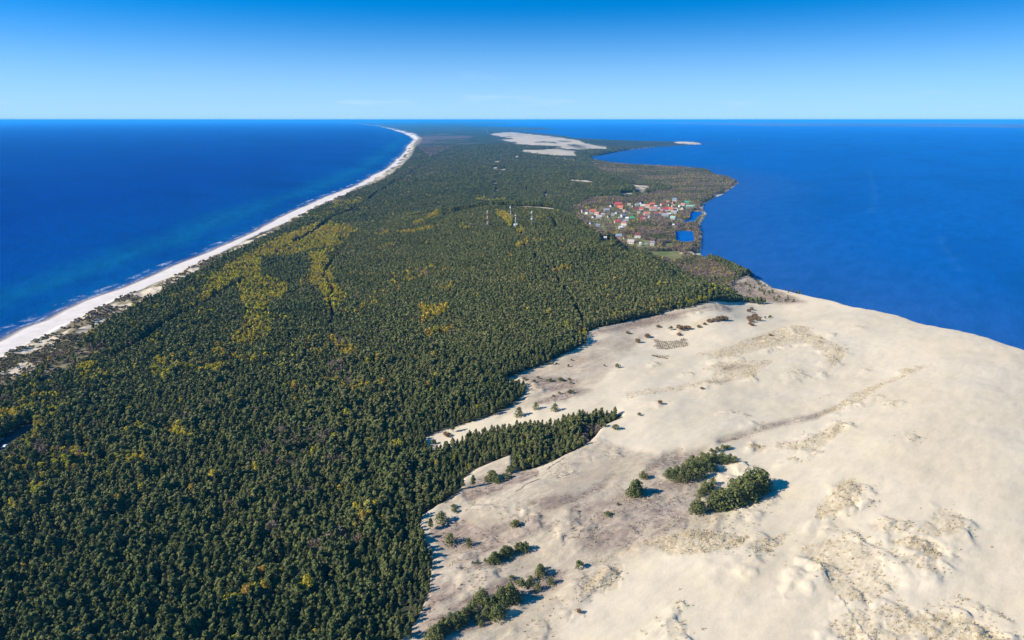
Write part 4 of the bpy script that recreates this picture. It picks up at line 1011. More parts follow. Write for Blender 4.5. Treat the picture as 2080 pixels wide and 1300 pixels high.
# ------------------------------------------------------------------ where the trees stand
HOUSES = [  # photo x, y (village crop), width in the crop, roof, wall, turn, label
    (160, 268, 50, 'maroon', 'white', 20, 'maroon roofed white cottage at the far left end of the village'),
    (207, 280, 48, 'dark', 'white', -30, 'dark roofed white cottage beside the maroon roofed one at the left end of the village'),
    (285, 272, 88, 'orange', 'cream', 5, 'broad orange roofed house near the left end of the village under the wood'),
    (342, 287, 66, 'salmon', 'white', -25, 'salmon roofed house touching the right side of the broad orange roofed one'),
    (470, 252, 84, 'grey', 'white', 15, 'grey roofed white house left of the long red roofed one'),
    (527, 203, 54, 'dark', 'white', 60, 'dark roofed house with bright white gable, left of the long red roof by the wood'),
    (622, 197, 112, 'red', 'salmon', 4, 'long red roofed house at the upper left of the village'),
    (652, 225, 82, 'orange', 'cream', -20, 'orange roofed house just in front of the long red roofed one'),
    (765, 188, 50, 'tan', 'cream', 0, 'small tan roofed house alone between long red roof and grey green roof'),
    (870, 190, 56, 'greygreen', 'white', 10, 'grey green roofed house below the black roofed house'),
    (930, 160, 62, 'black', 'white', 50, 'black roofed house with white gable highest among the trees'),
    (945, 202, 68, 'cream', 'white', 5, 'cream roofed white house in front of the black roofed house'),
    (858, 250, 66, 'maroon', 'salmon', 0, 'long maroon roofed house in the middle row'),
    (926, 248, 62, 'red', 'white', -10, 'red roofed white house beside the long maroon roof in the middle row'),
    (1070, 182, 72, 'orange', 'salmon', 8, 'large orange roofed house in the top middle of the village'),
    (1010, 215, 70, 'salmon', 'cream', -15, 'salmon roofed house left below the large orange roof'),
    (1082, 255, 98, 'salmon', 'white', 6, 'widest salmon roofed house in the middle of the village'),
    (1206, 178, 62, 'orange', 'cream', 30, 'steep orange roofed house right of the top middle'),
    (1275, 135, 44, 'salmon', 'salmon', 0, 'small salmon roofed house highest up at the wood'),
    (1350, 152, 44, 'red', 'salmon', 45, 'narrow red roofed house in the top row near the blue grey roof'),
    (1240, 260, 92, 'crimson', 'white', 3, 'long crimson roofed house in the right half of the village'),
    (1312, 242, 86, 'orange', 'white', -8, 'bright orange roofed house beside the long crimson roof'),
    (1348, 198, 50, 'tan', 'white', 20, 'tan roofed white house behind the bright orange roof'),
    (1365, 120, 58, 'bluegrey', 'white', 0, 'blue grey roofed house at the top edge of the village'),
    (1442, 196, 54, 'cream', 'white', 35, 'white house with cream roof at the right end beside salmon roofs'),
    (1476, 182, 58, 'salmon', 'white', -20, 'upper of two salmon roofed houses at the right end'),
    (1470, 232, 72, 'salmon', 'cream', 70, 'lower of two salmon roofed houses at the right end'),
    (1528, 148, 66, 'green', 'greygreen', 0, 'green roofed house at the upper right end'),
    (1562, 200, 104, 'palegreen', 'greygreen', 4, 'long low pale green shed at the right end by the meadow'),
    (1622, 182, 24, 'green', 'white', 0, 'tiny green hut nearest the lagoon'),
    (1380, 238, 48, 'grey', 'white', 0, 'small grey roofed white house right of the bright orange roof'),
    (1356, 284, 78, 'grey', 'white', -6, 'grey roofed white house below the crimson roof'),
    (1245, 326, 106, 'grey', 'white', 3, 'long grey roofed white building in the front row'),
    (1140, 328, 88, 'dark', 'salmon', 5, 'dark grey roofed house with reddish wall in the front row'),
    (1340, 357, 74, 'palegreen', 'white', -10, 'pale green roofed white house at the front right'),
    (1000, 312, 86, 'salmon', 'white', 8, 'salmon roofed house above the maroon ones in the front row'),
    (960, 342, 76, 'maroon', 'white', -12, 'maroon roofed house in the front row'),
    (1042, 340, 48, 'grey', 'white', 40, 'small grey roofed white house between maroon and dark grey roofs'),
    (930, 366, 60, 'crimson', 'salmon', 0, 'crimson roofed house at the very front above the brown thicket'),
    (805, 352, 58, 'emerald', 'greygreen', 10, 'bright emerald roofed house in the middle front'),
    (686, 325, 72, 'lilac', 'white', 35, 'lilac grey roofed house with tall white gable'),
    (602, 288, 48, 'cream', 'white', 55, 'small white gabled house left of the lilac grey roof'),
    (553, 308, 46, 'grey', 'white', 0, 'small grey roofed house at the left middle'),
    (300, 334, 56, 'dark', 'white', 45, 'dark roofed house with white gable on the left lawn'),
    (366, 336, 84, 'pinkgrey', 'white', 0, 'long pinkish grey roofed house on the left lawn'),
    (605, 402, 76, 'red', 'white', 12, 'red roofed house in the left front row'),
    (665, 378, 66, 'dark', 'cream', -20, 'dark roofed house behind the red roof of the left front row'),
    (722, 392, 66, 'grey', 'white', 6, 'pale grey house left of the brown thicket'),
    (690, 440, 64, 'salmon', 'white', 5, 'salmon roofed house lowest in the left front row'),
    (692, 464, 76, 'cream', 'white', 0, 'cream house on the lawn edge in front of the salmon roof'),
    (655, 490, 58, 'white', 'white', 15, 'small all white house nearest the lawn path'),
    (260, 424, 48, 'lilac', 'white', 50, 'lilac roofed white house in the bare trees on the left'),
    (355, 454, 56, 'bluegrey', 'white', 0, 'blue grey roofed white cottage by the lawn on the left'),
    (380, 522, 40, 'red', 'white', 80, 'small white gabled house with red roof under the wooded hill'),
    (430, 562, 42, 'crimson', 'crimson', 0, 'small crimson house at the foot of the wooded hill'),
    (450, 626, 30, 'white', 'white', 0, 'tiny white shed at the foot of the wooded hill'),
    (626, 617, 86, 'bluegrey', 'salmon', 0, 'blue grey roofed house with salmon wall apart from the village in front'),
    (710, 616, 48, 'maroon', 'white', 20, 'small maroon roofed house right of the blue grey one in front'),
    (880, 605, 92, 'maroon', 'white', -10, 'large white villa with maroon roof standing alone in front'),
    (790, 684, 98, 'pinkgrey', 'white', -15, 'big pale pinkish grey building nearest to the camera'),
    (1070, 706, 58, 'lilac', 'white', 0, 'lilac grey roofed house in the thicket right of the white villa'),
    (990, 704, 26, 'bluegrey', 'white', 0, 'tiny blue white hut left of the lilac grey house in the thicket'),
    (910, 716, 30, 'white', 'white', 0, 'tiny white hut in front of the white villa'),
    (1350, 444, 28, 'white', 'white', 0, 'tiny white hut above the square pond'),
    (1195, 264, 38, 'pinkgrey', 'salmon', 10, 'small pinkish house left of the long crimson roof'),
    (1110, 215, 34, 'white', 'white', 10, 'tiny white hut under the large orange roof in the top middle'),
    (820, 205, 40, 'maroon', 'white', 30, 'small maroon roofed house between the tan roof and the grey green roof'),
    (1160, 232, 44, 'grey', 'cream', -15, 'small grey roofed cream house right of the widest salmon roof'),
    (1135, 205, 36, 'cream', 'white', 40, 'small cream roofed house left of the steep orange roof'),
    (420, 300, 46, 'pinkgrey', 'white', 0, 'small pinkish grey house right of the two salmon and orange roofs at the left end'),
    (500, 330, 44, 'dark', 'white', 25, 'small dark roofed house in the middle of the left lawn trees'),
    (740, 350, 46, 'white', 'white', -10, 'pale white house between lilac gable and emerald roof'),
    (640, 345, 40, 'pinkgrey', 'white', 15, 'pinkish house in front of the tall lilac gable'),
    (890, 290, 44, 'tan', 'white', 0, 'tan roofed house below the long maroon roof of the middle row'),
    (1120, 300, 48, 'crimson', 'cream', -5, 'crimson roofed house just behind the dark grey roof of the front row'),
    (1190, 290, 44, 'orange', 'white', 12, 'small orange roofed house behind the long grey roofed building'),
    (1290, 300, 50, 'white', 'white', 0, 'pale flat looking shed between the crimson roof and the front row'),
    (1420, 250, 40, 'tan', 'white', 20, 'small tan roofed house above the upper pond'),
    (700, 270, 46, 'salmon', 'white', -30, 'salmon roofed house behind the lilac gable'),
    (1300, 184, 40, 'dark', 'white', 30, 'small dark roofed house below the highest salmon roof'),
]
hpos = spot(A2([(h[0], h[1]) for h in HOUSES]))
house_xy = hpos[:, :2]
MASTS = [(990, 467, 425, 'red_white'), (1037, 456, 418, 'grey'), (1047, 471, 431, 'grey'), (1080, 465, 428, 'grey')]
mpos = spot([(m[0], m[1]) for m in MASTS])
hut_pos = spot([(1047, 464)])

def nearest_house_clear(x, y):
    keep = np.ones(x.shape, bool)
    for hx, hy in np.concatenate([house_xy, hut_pos[:, :2]]):
        r = math.hypot(hx, hy); ux, uy = hx / r, hy / r
        dx, dy = x - hx, y - hy
        al = -(dx * ux + dy * uy); ac = np.abs(dx * uy - dy * ux)
        keep &= ~((np.hypot(dx, dy) < 8.5) | ((al > 0) & (al < 24) & (ac < 7.5)))
    return keep

class Pts: pass
def scatter():
    out = {k: [] for k in ('pine', 'birch', 'bare', 'scrub')}
    bands = [(150, 430, 2.75), (430, 820, 2.75), (820, 1400, 3.3), (1400, 2300, 4.2), (2300, 3600, 6.2), (3600, 5400, 9.5)]
    for bi, (r0, r1, sp) in enumerate(bands):
        n0 = int(2.0 * r1 * .86 / sp); 
        xs = np.arange(-r1 * .80, r1 * .80, sp); ys = np.arange(r0 * .55, r1, sp)
        X, Y = np.meshgrid(xs, ys); X = X.ravel(); Y = Y.ravel()
        X = X + rng.uniform(-.48, .48, X.shape) * sp; Y = Y + rng.uniform(-.48, .48, Y.shape) * sp
        r = np.hypot(X, Y)
        m = (r >= r0) & (r < r1) & (np.abs(np.arctan2(X, Y)) < R(50))
        px, py, d = project(X, Y, 20.0)
        m &= (px > -260) & (px < 2340) & (py < 1500)
        X, Y = X[m], Y[m]
        ok = gridval(g_ins, X, Y) & (gridval(g_dl, X, Y) > 5) & (gridval(g_ds, X, Y) > 25) & ~gridval(g_beach, X, Y) & ~gridval(g_far, X, Y)
        X, Y = X[ok], Y[ok]
        ok = ~in_poly(X, Y, dune_poly)
        for nm in ('meadow', 'pond_a', 'pond_b', 'asphalt', 'hillsand', 'fleck', 'far_dune', 'lagoon_sand', 'backsand'):
            c = cover(nm, X, Y); ok &= ~((c > 0) & (rng.random(X.shape) < np.maximum(c, .0) + .02))
        ok &= line_dist(X, Y, road_w) > 5.5
        rr_ = np.hypot(X, Y)
        for nm in ('pond_a', 'pond_b', 'meadow'):
            for e_ in (5, 11): ok &= ~((cover(nm, X * (1 + e_ / rr_), Y * (1 + e_ / rr_)) > 0) & (nm != 'meadow' or True))
        if r1 > 900: ok &= line_dist(X, Y, road2_w) > 6
        for W_, w_ in fire_w: ok &= line_dist(X, Y, W_) > w_
        for q in list(mpos): ok &= np.hypot(X - q[0], Y - q[1]) > 4
        if 820 <= r0 < 2300: ok &= nearest_house_clear(X, Y)
        X, Y = X[ok], Y[ok]
        px, py, d = project(X, Y, ground(X, Y))
        u1, u2 = rng.random(X.shape), rng.random(X.shape)
        fore_ = gridval(g_fore, X, Y); clear_ = cover('clear', X, Y) > 0
        low_ = cover('lowland', X, Y); vil_ = cover('village', X, Y) > 0
        yel = cover('yellow', X, Y); bar = cover('bare', X, Y)
        n1, n2, n3 = fbm(X / 38, Y / 38, 201, 3), fbm(X / 55, Y / 55, 211, 3), fbm(X / 16, Y / 16, 221, 2)
        left = sstep(1000, 600, px)
        base_y = (.005 + .36 * sstep(.65, .74, n1)) * (.12 + .88 * left) + .003
        base_b = (.004 + .25 * sstep(.68, .76, n2)) * (.1 + .9 * left)
        far_l = sstep(1500, 2600, np.hypot(X, Y))
        bh = cover('heath', X, Y)
        base_b = np.maximum(base_b, np.maximum(.45 * far_l * sstep(.5, .62, n2) * left, bh * .8))
        py_, pb_ = np.maximum(np.minimum(yel * 1.15, .95) * sstep(.12, .36, n3), base_y), np.maximum(bar, base_b)
        # dry hollows and canopy holes
        hole = (fbm(X / 9, Y / 9, 231, 2) > .85) & (np.hypot(X, Y) < 700)
        L = low_ > 0
        nl = np.where(np.hypot(X, Y) > 1900, fbm(X / 190, Y / 60, 251, 3) + .05, fbm(X / 70, Y / 45, 251, 3))
        pl_pine = np.where(nl > np.where(np.hypot(X, Y) > 1900, .56, .62), .8, .07)
        kind = np.where(u1 < py_, 1, np.where(u1 < py_ + pb_, 2, 0))
        u3 = rng.random(X.shape); kl = np.where(u1 < pl_pine, 0, np.where(u2 < np.where(np.hypot(X, Y) > 1900, .80, .84) + .45 * (fbm(X / 40, Y / 40, 261, 2) - .5), 2, 1))
        kind = np.where(L, kl, kind)
        kind = np.where(vil_, np.where(u1 < .60, 2, np.where(u1 < .85, 1, 0)), kind)
        keep = ~hole & ~((gridval(g_ds, X, Y) < 72) & (gridval(g_ds, X, Y) < gridval(g_dl, X, Y)))
        keep &= ~(vil_ & (u2 > .27))
        keep &= ~(L & ~vil_ & (u2 > .97))
        keep &= ~(clear_ & (u2 > .05))
        keep &= ~(fore_ & (u2 > .004))
        keep &= ~((kind == 2) & (u2 > .75) & ~L)
        h = (9.8 + 2.0 * (fbm(X / 60, Y / 60, 271, 2) - .5) * 2) * rng.uniform(.74, 1.16, X.shape)
        nearw = sstep(900, 450, np.hypot(X, Y))
        h = h * (1 + nearw * (.75 * (fbm(X / 13, Y / 13, 275, 2) - .5) + rng.uniform(-.14, .16, X.shape)))
        h = h * (1 - .07 * nearw)
        wv = 1 + nearw * np.where(rng.random(X.shape) < .25, rng.uniform(.0, .32, X.shape), rng.uniform(-.1, .08, X.shape))
        h = np.where(kind == 1, h * rng.uniform(.85, 1.12, X.shape), h)
        h = np.where(kind == 2, h * rng.uniform(.7, 1.0, X.shape), h)
        h = np.where(L & (kind > 0), h * 1.05, h)
        edge = sstep(0, 26, gridval(dune_dist, X, Y))
        h = h * (.62 + .38 * edge)
        hill_ = cover('hill', X, Y) > 0
        h = np.where(hill_ & (kind == 0), 8.6 * rng.uniform(.86, 1.12, X.shape), h)
        h = np.where(L | vil_, h * .72, h)
        toneoff = np.where(hill_, .24, np.where(np.hypot(X, Y) < 420, .05, .08)) + .30 * (fbm(X / 120, Y / 120, 311, 2) - .5)
        # young growth in front of ponds, lawns, tracks and houses keeps them in view
        zg = ground(X, Y); sh_ = (CAM_Z - zg) / (CAM_Z - zg - h) - 1
        lim = np.ones(X.shape)
        for f_ in (.2, .4, .6, .8, 1.0):
            xs_, ys_ = X * (1 + sh_ * f_), Y * (1 + sh_ * f_)
            hit_ = np.zeros(X.shape, bool)
            for nm in ('pond_a', 'pond_b', 'meadow', 'hillsand', 'fleck', 'asphalt'): hit_ |= cover(nm, xs_, ys_) > .5
            if 820 <= r0 < 2300:
                pass
            lim = np.where(hit_, np.minimum(lim, max(f_ - .12, .16)), lim)
        if 820 <= r0 < 2300:
            for hx, hy in house_xy:
                rr = math.hypot(hx, hy); ux, uy = hx / rr, hy / rr
                al_ = -((X - hx) * ux + (Y - hy) * uy); ac_ = np.abs((X - hx) * uy - (Y - hy) * ux)
                lim = np.where((al_ > 0) & (al_ < 75) & (ac_ < 7.5), np.minimum(lim, (1.2 + al_ * .10) / h), lim)
        h = h * lim
        tip_ = cover('tip', X, Y) > 0
        keep &= ~(tip_ & (u2 > .06)); h = np.where(tip_, h * .5, h)
        wide = {3: 1.08, 4: 1.35, 5: 1.95}.get(bi, 1.0)
        for k, nm in enumerate(('pine', 'birch', 'bare')):
            s = keep & (kind == k)
            out[nm].append(np.stack([X[s], Y[s], h[s], wv[s] * wide * {0: 1.0, 1: .95, 2: 1.15}[k], toneoff[s]], -1))
        # scrub on the foredune, in the heathy clearing and on the lagoon shore
        if bi < 4:
            s = (fore_ & (fbm(X / 20, Y / 20, 281, 3) + .16 * u1 > .47) & (gridval(g_ds, X, Y) > 48)) | (clear_ & (u1 < .25))
            s &= cover('backsand', X, Y) == 0
            out['scrub'].append(np.stack([X[s], Y[s], rng.uniform(1.0, 2.8, s.sum()), np.full(s.sum(), 1.5), np.zeros(s.sum())], -1))
    return {k: np.concatenate(v) for k, v in out.items()}

_m = (GR < 1100)
dune_dist = np.full(GX.shape, 1e3)
dune_dist[_m] = line_dist(GX[_m], GY[_m], _gr[_i:, :2])
TREES = scatter()

def place_cloud(name, kind, P, mat, label=None):
    """all trees of one kind that read as one mass, as one mesh"""
    if not len(P): return None
    z = ground(P[:, 0], P[:, 1])
    r = np.hypot(P[:, 0], P[:, 1])
    lod = np.where(r < 560, 0, np.where(r < 1350, 1, 2))
    VV, TT = [], []
    tnoise = fbm(P[:, 0] / 45, P[:, 1] / 45, 301, 2)
    for L in range(3):
        for vi, tpl in enumerate(TPL[kind][L]):
            s = np.where((lod == L) & ((np.arange(len(P)) % len(TPL[kind][L])) == vi))[0]
            if not len(s): continue
            T = tpl.reshape(-1, 3)
            a = rng.uniform(0, 6.283, len(s)); h = P[s, 2]; w = P[s, 2] * P[s, 3] * rng.uniform(.85, 1.2, len(s))
            ca, sa = np.cos(a) * w, np.sin(a) * w
            q = np.empty((len(s), len(T), 3), np.float32)
            q[:, :, 0] = T[None, :, 0] * ca[:, None] - T[None, :, 1] * sa[:, None] + P[s, 0][:, None]
            q[:, :, 1] = T[None, :, 0] * sa[:, None] + T[None, :, 1] * ca[:, None] + P[s, 1][:, None]
            q[:, :, 2] = T[None, :, 2] * h[:, None] + z[s][:, None]
            VV.append(q.reshape(-1, 3))
            tn = (tnoise[s] * .45 + rng.random(len(s)) * .55 + P[s, 4])[:, None] * .8 + rng.random((len(s), len(T) // 3)) * .18
            TT.append(tn.ravel())
    V_ = np.concatenate(VV); t_ = np.concatenate(TT)
    o = mesh_np(name, V_, np.arange(len(V_)).reshape(-1, 3), [mat], attrs={'tint': ('FACE', t_)})
    o.color = (0, 0, 0, 1)
    print(name, len(P), 'trees', len(t_), 'faces')
    return tag(o, label, kind='stuff')

# ------------------------------------------------------------------ single trees (the ones that show largest)
def tri_mesh(name, T, mat, seed=0):
    rg = np.random.default_rng(seed)
    V_ = T.reshape(-1, 3)
    return mesh_np(name, V_, np.arange(len(V_)).reshape(-1, 3), [mat], attrs={'tint': ('FACE', rg.random(len(T)) * .22)}, link=False)

def tree_proto(name, crowns, trunk):
    """list of (crown mesh, trunk mesh)"""
    return [(tri_mesh('crown', c, M[name], i), trunk) for i, c in enumerate(crowns)]
pine_trunk = tri_mesh('trunk', trunk_tris(.8, .018, 6, 5, 1), M['bark'])
birch_trunk = tri_mesh('trunk', trunk_tris(.85, .013, 6, 6, 2), M['birchbark'])
bare_trunk = tri_mesh('trunk', trunk_tris(.75, .018, 6, 9, 3), M['bark'])
PROTO = {
    'pine_tree': tree_proto('needle', [crown_pine(s, 14, 34, .045) for s in (41, 42, 43, 44, 45)], pine_trunk),
    'dune_pine': tree_proto('needle', [crown_pine(s, 13, 36, .052, .06, .36, True, False) for s in (51, 52, 53, 54)], tri_mesh('trunk', trunk_tris(.6, .03, 6, 8, 4), M['bark'])),
    'birch_tree': tree_proto('birch', [crown_round(s, 13, 26, .042) for s in (61, 62, 63, 64)], birch_trunk),
    'bare_tree': tree_proto('twig', [crown_bare(s, 420, .042) for s in (71, 72, 73)], bare_trunk),
    'willow_bush': [(tri_mesh('foliage', np.concatenate([crown_bare(s, 300, .10, .0, .62), crown_round(s, 6, 16, .10, .02, .6, .7, .8)]), M['willow'], s), None) for s in (81, 82, 83)],
    'pine_shrub': [(tri_mesh('foliage', crown_round(s, 9, 26, .10, .0, .62, .5, .75), M['needle'], s), tri_mesh('stem', trunk_tris(.5, .03, 5, 4, s), M['bark'])) for s in (91, 92, 93)],
}
def single(kind, x, y, h, w, label, cat, group=None, pick=None, z=None, name=None):
    crown_me, trunk_me = PROTO[kind][(pick if pick is not None else random.randrange(99)) % len(PROTO[kind])]
    tone = random.uniform(.0, .42) if kind == 'pine_tree' else (random.uniform(.2, .6) if kind in ('dune_pine', 'pine_shrub') else random.uniform(0, .8))
    nm = name or ('pine_tree' if kind == 'dune_pine' else kind)
    z = float(ground(np.array(x), np.array(y))) if z is None else z
    if trunk_me is None:
        o = bpy.data.objects.new(nm, crown_me); COL.link(o); o.location = (x, y, z - .05); o.color = (tone, 0, 0, 1)
    else:
        o = empty(nm, (x, y, z - .05))
        for pn, me in (('crown' if kind in ('pine_tree', 'dune_pine', 'birch_tree', 'bare_tree') else 'foliage', crown_me), ('trunk' if kind != 'pine_shrub' else 'stem', trunk_me)):
            c = bpy.data.objects.new(pn, me); COL.link(c); c.parent = o; c.color = (tone, 0, 0, 1)
    o.rotation_euler = (0, 0, random.uniform(0, 6.28))
    o.scale = (h * w, h * w, h)
    return tag(o, label, cat, group)

def zone(px, py, what):
    if py > 1130: return f"{what} close to the bottom edge of the photo"
    if py > 960: return f"{what} in the near forest on the left"
    return f"{what} further back on the left"

